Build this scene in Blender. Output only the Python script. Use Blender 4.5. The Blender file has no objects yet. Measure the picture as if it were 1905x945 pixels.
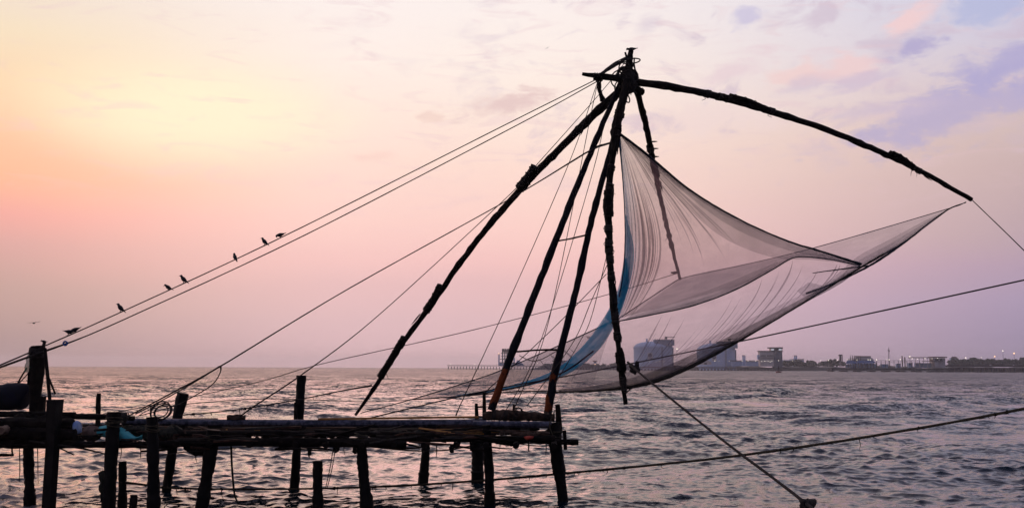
import bpy, math, random
import numpy as np
from mathutils import Vector, Matrix

scene = bpy.context.scene
rnd = random.Random(7)
FPX = 1869.0            # focal length in photograph pixels (1905 wide)
CAM_H = 3.5             # eye height above the water
PITCH = math.atan(211.5 / FPX)
ROLL = math.radians(0.25)

# ------------------------------------------------------------------ camera
_F = Vector((0, math.cos(PITCH), math.sin(PITCH)))
_U0 = Vector((0, -math.sin(PITCH), math.cos(PITCH)))
_R0 = Vector((1, 0, 0))
CR = _R0 * math.cos(ROLL) + _U0 * math.sin(ROLL)
CU = _U0 * math.cos(ROLL) - _R0 * math.sin(ROLL)
CAM = Vector((0, 0, CAM_H))
cam_data = bpy.data.cameras.new('camera')
cam_data.sensor_width = 36.0
cam_data.lens = 36.0 * FPX / 1905.0
cam_data.clip_start = 0.1
cam_data.clip_end = 40000
cam = bpy.data.objects.new('camera', cam_data)
scene.collection.objects.link(cam)
cam.matrix_world = Matrix(((CR.x, CU.x, -_F.x, CAM.x), (CR.y, CU.y, -_F.y, CAM.y),
                           (CR.z, CU.z, -_F.z, CAM.z), (0, 0, 0, 1)))
scene.camera = cam


def ray(px, py):
    return _F + CR * ((px - 952.5) / FPX) + CU * ((472.5 - py) / FPX)


def P(px, py, Y):
    """world point seen at photograph pixel (px, py) standing at distance Y"""
    r = ray(px, py)
    return CAM + r * (Y / r.y)


def W(px, Y):
    """radius in metres of something px pixels wide at distance Y"""
    return 0.5 * px * Y / FPX


# ------------------------------------------------------------------ node helpers
class S:
    """wraps a float socket so maths can be written as expressions"""
    def __init__(self, nt, sock):
        self.nt, self.s = nt, sock

    def _m(self, op, *a):
        n = self.nt.nodes.new('ShaderNodeMath')
        n.operation = op
        for i, v in enumerate((self,) + a):
            if isinstance(v, S):
                self.nt.links.new(v.s, n.inputs[i])
            else:
                n.inputs[i].default_value = v
        return S(self.nt, n.outputs[0])

    def __add__(self, o): return self._m('ADD', o)
    def __sub__(self, o): return self._m('SUBTRACT', o)
    def __mul__(self, o): return self._m('MULTIPLY', o)
    def __truediv__(self, o): return self._m('DIVIDE', o)
    def max(self, o): return self._m('MAXIMUM', o)
    def min(self, o): return self._m('MINIMUM', o)
    def sqrt(self): return self._m('SQRT')
    def abs(self): return self._m('ABSOLUTE')
    def f(self, op, *a): return self._m(op, *a)

    def smooth(self, a, b):
        n = self.nt.nodes.new('ShaderNodeMapRange')
        n.interpolation_type = 'SMOOTHSTEP'
        self.nt.links.new(self.s, n.inputs['Value'])
        if a < b:
            n.inputs['From Min'].default_value, n.inputs['From Max'].default_value = a, b
            return S(self.nt, n.outputs[0])
        n.inputs['From Min'].default_value, n.inputs['From Max'].default_value = b, a
        n.inputs['To Min'].default_value, n.inputs['To Max'].default_value = 1, 0
        return S(self.nt, n.outputs[0])


def lin(c):
    c = [v / 255.0 for v in c]
    return tuple((v / 12.92 if v <= 0.04045 else ((v + 0.055) / 1.055) ** 2.4) for v in c) + (1,)


def mixc(nt, fac, a, b):
    n = nt.nodes.new('ShaderNodeMix')
    n.data_type = 'RGBA'
    ins = [n.inputs[0], n.inputs[6], n.inputs[7]]
    for sck, v in zip(ins, (fac, a, b)):
        if isinstance(v, S):
            nt.links.new(v.s, sck)
        elif isinstance(v, bpy.types.NodeSocket):
            nt.links.new(v, sck)
        else:
            sck.default_value = v
    return n.outputs[2]


def ramp(nt, fac, stops):
    n = nt.nodes.new('ShaderNodeValToRGB')
    cr = n.color_ramp
    while len(cr.elements) < len(stops):
        cr.elements.new(0.5)
    for e, (p, c) in zip(cr.elements, stops):
        e.position = p
        e.color = c
    nt.links.new(fac.s if isinstance(fac, S) else fac, n.inputs[0])
    return n.outputs[0]


def noise(nt, vec, scale, detail=4, rough=0.55, dim='3D', dist=0.0):
    n = nt.nodes.new('ShaderNodeTexNoise')
    n.noise_dimensions = dim
    n.inputs['Scale'].default_value = scale
    n.inputs['Detail'].default_value = detail
    n.inputs['Roughness'].default_value = rough
    n.inputs['Distortion'].default_value = dist
    if vec is not None:
        nt.links.new(vec, n.inputs['Vector'])
    return S(nt, n.outputs[0])


def combine(nt, x, y, z=0.0):
    n = nt.nodes.new('ShaderNodeCombineXYZ')
    for i, v in enumerate((x, y, z)):
        if isinstance(v, S):
            nt.links.new(v.s, n.inputs[i])
        else:
            n.inputs[i].default_value = v
    return n.outputs[0]


# ------------------------------------------------------------------ world / sky
SUN_AZ, SUN_EL = math.radians(-22), math.radians(9)
world = bpy.data.worlds.new('World')
scene.world = world
world.use_nodes = True
world.cycles.sampling_method = 'MANUAL'
world.cycles.sample_map_resolution = 512
nt = world.node_tree
nt.nodes.clear()
tc = nt.nodes.new('ShaderNodeTexCoord')
sep = nt.nodes.new('ShaderNodeSeparateXYZ')
nt.links.new(tc.outputs['Generated'], sep.inputs[0])
dx, dy, dz = (S(nt, sep.outputs[i]) for i in range(3))
RAD = 57.29578
az = dx.f('ARCTAN2', dy) * RAD                    # degrees, right of the view axis positive
el = dz.max(-1.0).min(1.0).f('ARCSINE') * RAD
# slow unevenness of the veil
uv1 = combine(nt, az * 0.045, el * 0.11)
veil = noise(nt, uv1, 1.0, 5, 0.55)
elw = (el + (veil - 0.5) * 2.4).max(0.0)
pos = (elw / 90.0).sqrt()


def stops(rows):
    return [(math.sqrt(e / 90.0), lin(c)) for e, c in rows]


cL = ramp(nt, pos, stops([(0, (180, 150, 152)), (1.6, (174, 146, 147)), (4.1, (190, 155, 153)), (6.4, (216, 161, 160)), (8, (240, 165, 159)), (9.6, (254, 184, 151)),
                          (11.7, (253, 198, 163)), (14.3, (249, 215, 178)), (17, (244, 223, 194)), (20, (238, 222, 211)), (34, (222, 204, 206)), (60, (160, 150, 172)), (90, (120, 124, 158))]))
cC = ramp(nt, pos, stops([(0, (236, 196, 202)), (2.6, (227, 189, 194)), (4.6, (233, 190, 192)), (5.9, (245, 197, 195)),
                          (7.8, (252, 208, 201)), (11.4, (254, 221, 209)), (14.3, (254, 231, 219)), (17, (254, 238, 229)),
                          (20, (252, 240, 236)), (34, (218, 202, 210)), (60, (156, 148, 172)), (90, (115, 122, 158))]))
cR = ramp(nt, pos, stops([(0, (160, 146, 178)), (1.6, (154, 141, 172)), (3.6, (166, 150, 180)), (5.5, (175, 153, 176)), (7.2, (182, 160, 169)),
                          (10, (196, 171, 172)), (12.5, (207, 184, 182)), (14.3, (208, 192, 202)), (17, (202, 196, 218)),
                          (20, (196, 196, 222)), (34, (170, 166, 196)), (60, (126, 127, 162)), (90, (108, 118, 156))]))
cB = ramp(nt, pos, stops([(0, (82, 82, 106)), (10, (86, 88, 116)), (34, (84, 90, 122)), (90, (105, 118, 158))]))
da = (az + 29.0 + 540.0).f('MODULO', 360.0).f('ADD', -180.0).abs()
sky = mixc(nt, da.smooth(0, 21), cL, cC)
sky = mixc(nt, da.smooth(30, 64), sky, cR)
sky = mixc(nt, da.smooth(55, 135), sky, cB)


def px_azel(px, py):
    r = ray(px, py)
    return math.degrees(math.atan2(r.x, r.y)), math.degrees(math.atan2(r.z, math.hypot(r.x, r.y)))


# glow of the hidden sun in the veil
ga, ge = px_azel(380, 215)
gl = ((az - ga) / 9.0)
gl2 = ((el - ge) / 3.2)
gd = (gl * gl + gl2 * gl2).sqrt() + (veil - 0.5) * 1.2
sky = mixc(nt, gd.smooth(1.25, 0.1) * 0.7, sky, lin((255, 247, 212)))
# cloud texture shared by all the clouds
wv = combine(nt, az * 0.16, el * 0.34)
cn = noise(nt, wv, 1.6, 7, 0.6, '2D', 0.35)
cn2 = noise(nt, combine(nt, az * 0.16 + 7.3, el * 0.34 + 2.1), 4.5, 6, 0.62, '2D', 0.3)
# scattered thin cloud over the whole upper sky (goes on outside the frame)
thin = (cn - 0.50).smooth(0.02, 0.22) * el.smooth(8.5, 14.0) * da.smooth(14, 40) * el.smooth(75, 40)
sky = mixc(nt, thin * 0.6, sky, lin((206, 186, 204)))
wisp = (noise(nt, combine(nt, az * 0.10 + 3.0, el * 0.55), 2.2, 8, 0.66, '2D', 0.6) - 0.5).smooth(0.02, 0.2) * el.smooth(6, 12) * el.smooth(75, 40)
sky = mixc(nt, wisp * 0.28, sky, lin((228, 196, 204)))


def cloud(px, py, wx, wy, rot, col, amt, rough=1.25, lo=1.12, hi=0.2):
    global sky
    a0, e0 = px_azel(px, py)
    a, e = az - a0, el - e0
    c, s = math.cos(rot), math.sin(rot)
    u = (a * c + e * s) / (wx / FPX * RAD)
    v = (e * c - a * s) / (wy / FPX * RAD)
    d = (u * u + v * v).sqrt() + (cn - 0.5) * rough * 2 + (cn2 - 0.5) * rough
    sky = mixc(nt, d.smooth(lo, hi) * amt, sky, lin(col))


cloud(1800, 200, 240, 56, 0.22, (186, 174, 206), .85)
cloud(1880, 118, 130, 44, 0.20, (178, 170, 210), .85)
cloud(1850, 15, 110, 34, 0.1, (178, 184, 220), .75)
cloud(1692, 88, 78, 28, 0.25, (182, 172, 208), .95)
cloud(1690, 44, 62, 26, 0.5, (247, 208, 206), .75, 1.0)
cloud(1395, 32, 42, 22, 0.1, (204, 196, 222), .8)
cloud(1205, 45, 34, 20, 0.3, (226, 212, 220), .7)
cloud(1480, 140, 60, 24, 0.25, (242, 207, 204), .7)
cloud(1500, 158, 60, 16, 0.2, (214, 196, 210), .7)
cloud(1590, 124, 70, 26, 0.1, (242, 206, 205), .7)
cloud(1610, 150, 80, 18, 0.15, (208, 190, 210), .7)
cloud(1360, 135, 75, 24, 0.35, (232, 208, 214), .7)
cloud(1640, 205, 120, 22, 0.05, (206, 188, 208), .6)
cloud(935, 192, 110, 24, 0.12, (228, 198, 196), .85)
cloud(805, 218, 26, 12, 0.1, (238, 206, 196), .6)
cloud(690, 292, 60, 12, 0.08, (246, 208, 198), .5)
cloud(1300, 225, 160, 34, 0.0, (240, 216, 214), .5)
# Nishita sky behind the evening veil
nish = nt.nodes.new('ShaderNodeTexSky')
nish.sky_type = 'NISHITA'
nish.sun_disc = False
nish.sun_elevation = SUN_EL
nish.sun_rotation = SUN_AZ
nish.dust_density = 4.0
scl = nt.nodes.new('ShaderNodeVectorMath')
scl.operation = 'SCALE'
scl.inputs['Scale'].default_value = 0.03
nt.links.new(nish.outputs[0], scl.inputs[0])
sky = mixc(nt, 0.96, scl.outputs[0], sky)
bg = nt.nodes.new('ShaderNodeBackground')
bg.inputs['Strength'].default_value = 1.05
nt.links.new(sky, bg.inputs['Color'])
wo = nt.nodes.new('ShaderNodeOutputWorld')
nt.links.new(bg.outputs[0], wo.inputs[0])

# ------------------------------------------------------------------ sun (veiled, low, left of the view)
sd = bpy.data.lights.new('sun', 'SUN')
sd.energy = 0.46
sd.angle = math.radians(50)
sd.color = (1.0, 0.5, 0.4)
sun = bpy.data.objects.new('sun', sd)
scene.collection.objects.link(sun)
sdir = Vector((math.sin(SUN_AZ) * math.cos(SUN_EL), math.cos(SUN_AZ) * math.cos(SUN_EL), math.sin(SUN_EL)))
sun.rotation_euler = (-sdir).to_track_quat('-Z', 'Y').to_euler()
sun.location = sdir * 60

scene.view_settings.view_transform = 'Standard'
scene.view_settings.look = 'None'
scene.view_settings.exposure = 0.0
scene.view_settings.gamma = 1.0
scene.render.engine = 'CYCLES'
scene.cycles.use_denoising = True
scene.cycles.max_bounces = 8
scene.cycles.transparent_max_bounces = 48
scene.cycles.volume_bounces = 0
scene.cycles.caustics_reflective = False
scene.cycles.caustics_refractive = False

# ------------------------------------------------------------------ materials
MATS = {}


def material(name, c1, c2=None, scale=6.0, rough=0.8, bump=0.0, bscale=30.0, stretch=None, metallic=0.0, spec=0.3):
    if name in MATS:
        return MATS[name]
    m = bpy.data.materials.new(name)
    m.use_nodes = True
    t = m.node_tree
    b = t.nodes['Principled BSDF']
    b.inputs['Roughness'].default_value = rough
    b.inputs['Metallic'].default_value = metallic
    b.inputs['Specular IOR Level'].default_value = spec
    co = t.nodes.new('ShaderNodeTexCoord').outputs['Object']
    if stretch:
        mp = t.nodes.new('ShaderNodeMapping')
        mp.inputs['Scale'].default_value = stretch
        t.links.new(co, mp.inputs[0])
        co = mp.outputs[0]
    n = noise(t, co, scale, 6, 0.6)
    col = mixc(t, n.smooth(0.36, 0.64), (*c1, 1), (*(c2 or c1), 1))
    t.links.new(col, b.inputs['Base Color'])
    if bump:
        bn = t.nodes.new('ShaderNodeBump')
        bn.inputs['Strength'].default_value = bump
        bn.inputs['Distance'].default_value = 0.02
        t.links.new(noise(t, co, bscale, 5, 0.6).s, bn.inputs['Height'])
        t.links.new(bn.outputs[0], b.inputs['Normal'])
    MATS[name] = m
    return m


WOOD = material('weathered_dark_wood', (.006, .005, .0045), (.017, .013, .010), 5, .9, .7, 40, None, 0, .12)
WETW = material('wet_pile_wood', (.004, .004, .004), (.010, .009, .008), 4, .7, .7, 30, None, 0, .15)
PLANK = material('brown_plank_wood', (.025, .013, .009), (.09, .042, .026), 6, .8, .5, 40, (1, 6, 6), 0, .15)
LATH = material('orange_lath_wood', (.42, .19, .05), (.60, .30, .07), 7, .75, .3, 40)
IRON = material('grey_galvanised_pipe', (.035, .04, .055), (.13, .13, .17), 9, .55, .3, 50, None, .35)
ROPE = material('dark_rope_fibre', (.022, .019, .017), (.05, .042, .034), 20, .9, .6, 120)
ROPEG = material('weedy_mooring_rope', (.05, .042, .025), (.11, .09, .05), 20, .9, .6, 120)
WEED = material('hanging_seaweed', (.012, .013, .009), (.03, .03, .018), 10, .9)
FEATH = material('black_feathers', (.010, .010, .012), (.022, .022, .026), 30, .6)
TEAL = material('teal_tarpaulin', (.03, .30, .33), (.07, .46, .48), 4, .7, .4, 14)
WHITEB = material('pale_blue_plastic_bag', (.24, .36, .62), (.5, .6, .72), 5, .5, .4, 12)
SACK = material('brown_jute_sack', (.14, .09, .07), (.24, .16, .12), 8, .95, .5, 60)
BLUET = material('dark_blue_tarpaulin', (.001, .002, .008), (.002, .004, .018), 3, .85, .5, 8)
CANVAS = material('brown_canvas_wrap', (.035, .02, .013), (.10, .06, .038), 5, .95, .6, 30)
RED = material('red_rag_cloth', (.25, .02, .012), (.35, .04, .02), 5, .9)
RINGB = material('blue_plastic_ring', (.03, .10, .35), None, 5, .4)


def rust_mat():
    m = bpy.data.materials.new('rusted_steel_leg')
    m.use_nodes = True
    t = m.node_tree
    b = t.nodes['Principled BSDF']
    b.inputs['Roughness'].default_value = .85
    b.inputs['Specular IOR Level'].default_value = .12
    g = t.nodes.new('ShaderNodeNewGeometry')
    sp = t.nodes.new('ShaderNodeSeparateXYZ')
    t.links.new(g.outputs['Position'], sp.inputs[0])
    z = S(t, sp.outputs[2])
    co = g.outputs['Position']
    n = noise(t, co, 1.9, 6, .62)
    mask = (n + z.smooth(4.1, 2.5) * .10 - z.smooth(3.4, 4.6) * .35).smooth(.54, .61)
    n2 = noise(t, co, 14, 5, .6)
    rust = mixc(t, n2, (.10, .020, .007, 1), (.28, .068, .016, 1))
    dark = mixc(t, n2, (.005, .005, .007, 1), (.015, .015, .021, 1))
    t.links.new(mixc(t, mask, dark, rust), b.inputs['Base Color'])
    bn = t.nodes.new('ShaderNodeBump')
    bn.inputs['Strength'].default_value = .4
    bn.inputs['Distance'].default_value = .01
    t.links.new(n2.s, bn.inputs['Height'])
    t.links.new(bn.outputs[0], b.inputs['Normal'])
    return m


RUST = rust_mat()


def net_mat(name, col, cover, col2=None, split=None):
    """fine nylon mesh: light passes between the threads, the threads themselves glow a little"""
    m = bpy.data.materials.new(name)
    m.use_nodes = True
    t = m.node_tree
    t.nodes.clear()
    out = t.nodes.new('ShaderNodeOutputMaterial')
    tr = t.nodes.new('ShaderNodeBsdfTransparent')
    tl = t.nodes.new('ShaderNodeBsdfTranslucent')
    df = t.nodes.new('ShaderNodeBsdfDiffuse')
    g = t.nodes.new('ShaderNodeNewGeometry')
    n = noise(t, g.outputs['Position'], 1.3, 5, .6)
    c1 = mixc(t, n, tuple(v * .8 for v in col) + (1,), tuple(min(1, v * 1.2) for v in col) + (1,))
    if col2:
        at = t.nodes.new('ShaderNodeAttribute')
        at.attribute_name = 'across'
        a = S(t, at.outputs['Fac'])
        c1 = mixc(t, (a + (n - .5) * split * 1.5).smooth(split, 0.02), c1, (*col2, 1))
    t.links.new(c1, tl.inputs[0])
    t.links.new(c1, df.inputs[0])
    half = t.nodes.new('ShaderNodeMixShader')
    half.inputs[0].default_value = .6
    t.links.new(df.outputs[0], half.inputs[1])
    t.links.new(tl.outputs[0], half.inputs[2])
    mx = t.nodes.new('ShaderNodeMixShader')
    f = (n - .5) * cover * .9 + cover
    t.links.new(f.s, mx.inputs[0])
    t.links.new(tr.outputs[0], mx.inputs[1])
    t.links.new(half.outputs[0], mx.inputs[2])
    t.links.new(mx.outputs[0], out.inputs[0])
    return m


NET_H = net_mat('mauve_nylon_netting', (.52, .38, .38), .285, (.04, .30, .55), .20)
NET_S = net_mat('grey_nylon_netting', (.44, .40, .44), .33)
NET_W = net_mat('thin_nylon_netting', (.50, .40, .42), .26)
NET_E = net_mat('doubled_net_edge', (.05, .07, .10), .28)
NET_O = net_mat('weedy_net_edge', (.04, .032, .024), .58)
NET_B = net_mat('blue_nylon_netting', (.015, .40, .62), .66)
NET_P = net_mat('pleated_blue_netting', (.05, .32, .52), .13)
HEM = material('net_hem_rope', (.008, .018, .026), (.022, .035, .045), 12, .9)
HEMD = material('weedy_net_hem', (.016, .013, .008), (.04, .03, .018), 8, .9)


# ------------------------------------------------------------------ mesh helpers
class G:
    def __init__(self):
        self.v, self.f = [], []

    def add(self, vs, fs):
        o = len(self.v)
        self.v += [tuple(p) for p in vs]
        self.f += [tuple(i + o for i in q) for q in fs]
        return self

    def tube(self, pts, rad, sides=8, jit=0.0, seed=0, cap=True, sx=1.0):
        r_ = random.Random(seed)
        pts = [Vector(p) for p in pts]
        n = len(pts)
        if not hasattr(rad, '__len__'):
            rad = [rad] * n
        vs, fs = [], []
        up = Vector((0.31, 0.2, 0.93))
        prev = None
        for i, p in enumerate(pts):
            t = (pts[min(i + 1, n - 1)] - pts[max(i - 1, 0)])
            if t.length < 1e-9:
                t = Vector((0, 0, 1))
            t.normalize()
            a = prev if prev is not None else (up if abs(t.dot(up)) < .95 else Vector((1, 0, 0)))
            a = (a - t * a.dot(t)).normalized()
            b = t.cross(a)
            prev = a
            for k in range(sides):
                an = 2 * math.pi * k / sides
                rr = rad[i] * (1 + jit * r_.uniform(-1, 1))
                vs.append(p + a * math.cos(an) * rr + b * math.sin(an) * rr * sx)
        for i in range(n - 1):
            for k in range(sides):
                k2 = (k + 1) % sides
                fs.append((i * sides + k, i * sides + k2, (i + 1) * sides + k2, (i + 1) * sides + k))
        if cap:
            fs.append(tuple(range(sides))[::-1])
            fs.append(tuple((n - 1) * sides + k for k in range(sides)))
        return self.add(vs, fs)

    def box(self, c, half, axes=None):
        c = Vector(c)
        ax = axes or (Vector((1, 0, 0)), Vector((0, 1, 0)), Vector((0, 0, 1)))
        vs = [c + ax[0] * half[0] * sx + ax[1] * half[1] * sy + ax[2] * half[2] * sz
              for sx in (-1, 1) for sy in (-1, 1) for sz in (-1, 1)]
        return self.add(vs, [(0, 1, 3, 2), (4, 6, 7, 5), (0, 4, 5, 1), (2, 3, 7, 6), (0, 2, 6, 4), (1, 5, 7, 3)])

    def bar(self, a, b, w, h):
        """plank from a to b, w wide (level), h thick"""
        a, b = Vector(a), Vector(b)
        t = (b - a).normalized()
        s = t.cross(Vector((0, 0, 1)))
        s = s.normalized() if s.length > 1e-4 else Vector((1, 0, 0))
        u = s.cross(t)
        return self.box((a + b) / 2, ((b - a).length / 2, w / 2, h / 2), (t, s, u))

    def blob(self, c, r, seed=0, jit=.15, nu=10, nv=7):
        r_ = random.Random(seed)
        vs, fs = [], []
        for i in range(nv + 1):
            th = math.pi * i / nv
            for k in range(nu):
                ph = 2 * math.pi * k / nu
                j = 1 + jit * r_.uniform(-1, 1)
                vs.append((c[0] + r[0] * j * math.sin(th) * math.cos(ph), c[1] + r[1] * j * math.sin(th) * math.sin(ph),
                           c[2] + r[2] * j * math.cos(th)))
        for i in range(nv):
            for k in range(nu):
                fs.append((i * nu + k, (i + 1) * nu + k, (i + 1) * nu + (k + 1) % nu, i * nu + (k + 1) % nu))
        return self.add(vs, fs)

    def ring(self, c, R, r, ax1, ax2, n=28, sides=6):
        c = Vector(c)
        pts = [c + ax1 * R * math.cos(2 * math.pi * i / n) + ax2 * R * math.sin(2 * math.pi * i / n) for i in range(n + 1)]
        return self.tube(pts, r, sides, cap=False)


COL = scene.collection


def mesh_obj(name, g, mat, parent=None, origin=None, smooth=True):
    root = parent
    while root is not None and root.parent is not None:
        root = root.parent
    o0 = Vector(root.location) if root is not None else Vector(origin if origin is not None else (0, 0, 0))
    me = bpy.data.meshes.new(name)
    me.from_pydata([(p[0] - o0.x, p[1] - o0.y, p[2] - o0.z) for p in g.v], [], g.f)
    me.update()
    if smooth:
        me.shade_smooth()
        try:
            me.set_sharp_from_angle(angle=math.radians(38))
        except Exception:
            pass
    me.materials.append(mat)
    ob = bpy.data.objects.new(name, me)
    COL.objects.link(ob)
    if parent is not None:
        ob.parent = parent
    else:
        ob.location = o0
    return ob


def tag(o, label, cat=None, group=None, kind=None):
    if label:
        o['label'] = label
    if cat:
        o['category'] = cat
    if group:
        o['group'] = group
    if kind:
        o['kind'] = kind
    return o


def thing(name, loc, label, cat, group=None):
    o = bpy.data.objects.new(name, None)
    COL.objects.link(o)
    o.location = loc
    o.empty_display_size = .2
    return tag(o, label, cat, group)


def spline(pts, n):
    """Catmull-Rom through pts, n samples evenly by length"""
    p = np.array([tuple(q) for q in pts], float)
    if len(p) == 2:
        t = np.linspace(0, 1, n)[:, None]
        return p[0] * (1 - t) + p[1] * t
    q = np.vstack([2 * p[0] - p[1], p, 2 * p[-1] - p[-2]])
    out = []
    for i in range(1, len(q) - 2):
        t = np.linspace(0, 1, 24, endpoint=False)[:, None]
        a, b, c, d = q[i - 1], q[i], q[i + 1], q[i + 2]
        out.append(.5 * ((2 * b) + (-a + c) * t + (2 * a - 5 * b + 4 * c - d) * t ** 2 + (-a + 3 * b - 3 * c + d) * t ** 3))
    out.append(p[-1:])
    c = np.vstack(out)
    L = np.concatenate([[0], np.cumsum(np.linalg.norm(np.diff(c, axis=0), axis=1))])
    s = np.linspace(0, L[-1], n)
    return np.stack([np.interp(s, L, c[:, k]) for k in range(c.shape[1])], 1)


def PC(pts, n):
    """curve through photograph points (px, py, distance[, width px]) -> world points, radii"""
    q = spline(pts, n)
    w = [P(a[0], a[1], a[2]) for a in q]
    r = [W(a[3], a[2]) for a in q] if q.shape[1] > 3 else None
    return w, r


def log_between(g, pts, n=18, sides=9, jit=.07, seed=0):
    w, r = PC(pts, n)
    return g.tube(w, r, sides, jit, seed)


# ------------------------------------------------------------------ sea
def build_sea():
    rows = [5.0]
    while rows[-1] < 7000:
        d = rows[-1]
        rows.append(d + max(.055, min(.28 * d * d / (CAM_H * 1005), .0125 * d)))
    rows = np.array(rows)
    ang = np.concatenate([np.linspace(-88, -35, 50, endpoint=False), np.linspace(-35, 35, 760), np.linspace(35, 88, 51)[1:]])
    ang = np.radians(ang)
    D, A = np.meshgrid(rows, ang, indexing='ij')
    X = D * np.sin(A)
    Y = D * np.cos(A)
    step = np.maximum(np.gradient(rows)[:, None] * np.ones_like(A), D * np.gradient(ang)[None, :])
    Z = np.zeros_like(X)
    DX = np.zeros_like(X)
    DY = np.zeros_like(X)
    r = np.random.RandomState(11)
    nw = 120
    lam = np.exp(np.linspace(math.log(.28), math.log(17.0), nw)) * r.uniform(.93, 1.07, nw)
    for i in range(nw):
        l = lam[i]
        th = math.radians(-78) + r.normal(0, .80 if l < 3 else .40)     # towards the shore, a little from the right
        k = 2 * math.pi / l
        kx, ky = k * math.cos(th), k * math.sin(th)
        slope = .066 if l < 1.2 else (.023 if l < 4 else .020)
        amp = slope / k * r.uniform(.6, 1.3)
        fade = np.clip((l / step - 2.2) / 2.5, 0, 1)
        ph = kx * X + ky * Y + r.uniform(0, 6.283)
        # gusts: patches where the short waves are higher
        c = np.cos(ph)
        s = np.sin(ph)
        if l < 4:
            gust = .65 + .7 * (0.5 + .5 * np.sin(X * .21 + 1.3 * np.sin(Y * .09 + i * .01) + Y * .13))
            amp = amp * gust
        if l > 2:
            amp = amp * (1 + 1.2 * np.clip((Y - 40) / 160, 0, 1))
        Z += amp * fade * c
        q = 1.0
        DX -= q * amp * fade * s * kx / k
        DY -= q * amp * fade * s * ky / k
    # calmer in the shelter of the shore
    X2, Y2 = X + DX, Y + DY
    calm = .48 + .52 * np.clip((Y - 24) / 40, 0, 1)
    Z *= calm
    nr, nc = X.shape
    co = np.stack([X2, Y2, Z], 2).reshape(-1, 3).astype(np.float32)
    idx = np.arange(nr * nc).reshape(nr, nc)
    q = np.stack([idx[:-1, :-1], idx[:-1, 1:], idx[1:, 1:], idx[1:, :-1]], 2).reshape(-1, 4)
    me = bpy.data.meshes.new('sea')
    me.vertices.add(len(co))
    me.vertices.foreach_set('co', co.ravel())
    me.loops.add(q.size)
    me.loops.foreach_set('vertex_index', q.ravel().astype(np.int32))
    me.polygons.add(len(q))
    me.polygons.foreach_set('loop_start', np.arange(0, q.size, 4, dtype=np.int32))
    me.polygons.foreach_set('loop_total', np.full(len(q), 4, dtype=np.int32))
    me.update()
    me.shade_smooth()
    m = bpy.data.materials.new('sea_water')
    m.use_nodes = True
    t = m.node_tree
    b = t.nodes['Principled BSDF']
    b.inputs['IOR'].default_value = 1.33
    g = t.nodes.new('ShaderNodeNewGeometry')
    mp = t.nodes.new('ShaderNodeMapping')
    mp.inputs['Scale'].default_value = (.55, 1.0, 1)
    t.links.new(g.outputs['Position'], mp.inputs[0])
    def slope(scale, det, amt):
        n = t.nodes.new('ShaderNodeTexNoise')
        n.inputs['Scale'].default_value = scale
        n.inputs['Detail'].default_value = det
        n.inputs['Roughness'].default_value = .65
        t.links.new(mp.outputs[0], n.inputs['Vector'])
        a = t.nodes.new('ShaderNodeVectorMath')
        a.operation = 'SUBTRACT'
        a.inputs[1].default_value = (.5, .5, .5)
        t.links.new(n.outputs['Color'], a.inputs[0])
        m_ = t.nodes.new('ShaderNodeVectorMath')
        m_.operation = 'MULTIPLY'
        m_.inputs[1].default_value = (amt * .6, amt, 0)
        t.links.new(a.outputs[0], m_.inputs[0])
        return m_.outputs[0]
    ysep = t.nodes.new('ShaderNodeSeparateXYZ')
    t.links.new(g.outputs['Position'], ysep.inputs[0])
    cur = g.outputs['Normal']
    gust = noise(t, mp.outputs[0], .11, 3, .6).smooth(.34, .66)
    off = S(t, ysep.outputs[1]).smooth(40, 240) * 1.9 + (gust * .75 + .45)
    for sc_, de_, am_ in ((.045, 3, .30), (.16, 4, .65), (1.3, 4, 1.1), (5.0, 3, 1.2)):
        ad = t.nodes.new('ShaderNodeVectorMath')
        ad.operation = 'ADD'
        t.links.new(cur, ad.inputs[0])
        ms = t.nodes.new('ShaderNodeVectorMath')
        ms.operation = 'SCALE'
        t.links.new(slope(sc_, de_, am_), ms.inputs[0])
        t.links.new(off.s, ms.inputs['Scale'])
        t.links.new(ms.outputs[0], ad.inputs[1])
        cur = ad.outputs[0]
    # waves running in to the shore are steeper on the side that faces it
    steep = combine(t, 0.0, S(t, ysep.outputs[1]).smooth(30, 260) * -.20 - .02)
    ad = t.nodes.new('ShaderNodeVectorMath')
    ad.operation = 'ADD'
    t.links.new(cur, ad.inputs[0])
    t.links.new(steep, ad.inputs[1])
    nm = t.nodes.new('ShaderNodeVectorMath')
    nm.operation = 'NORMALIZE'
    t.links.new(ad.outputs[0], nm.inputs[0])
    t.links.new(nm.outputs[0], b.inputs['Normal'])
    sp = t.nodes.new('ShaderNodeSeparateXYZ')
    t.links.new(g.outputs['Position'], sp.inputs[0])
    x, y, z = (S(t, sp.outputs[i]) for i in range(3))
    # surf foam in the corner by the beach
    fn = noise(t, g.outputs['Position'], 2.2, 7, .68, dist=.6)
    near = (((x + 13.2) / 3.0).f('POWER', 2.0) + ((y - 27.0) / 3.4).f('POWER', 2.0)).sqrt()
    far = (((x + 21) / 8.5).f('POWER', 2.0) + ((y - 58) / 5.0).f('POWER', 2.0)).sqrt()
    foam = ((fn - (near * .42).min(1.0) * .6).smooth(.32, .52) * .55).max((fn - (far * .3).min(1.0) * .7).smooth(.36, .5) * .8)
    deep = mixc(t, noise(t, g.outputs['Position'], .05, 3, .5), (.003, .012, .022, 1), (.004, .022, .032, 1))
    t.links.new(mixc(t, foam, deep, (.5, .46, .48, 1)), b.inputs['Base Color'])
    rr = (foam * .7 + .05) + y.smooth(50, 420) * .18
    t.links.new(rr.s, b.inputs['Roughness'])
    me.materials.append(m)
    ob = bpy.data.objects.new('sea', me)
    COL.objects.link(ob)
    ob['kind'] = 'structure'


build_sea()


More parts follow.
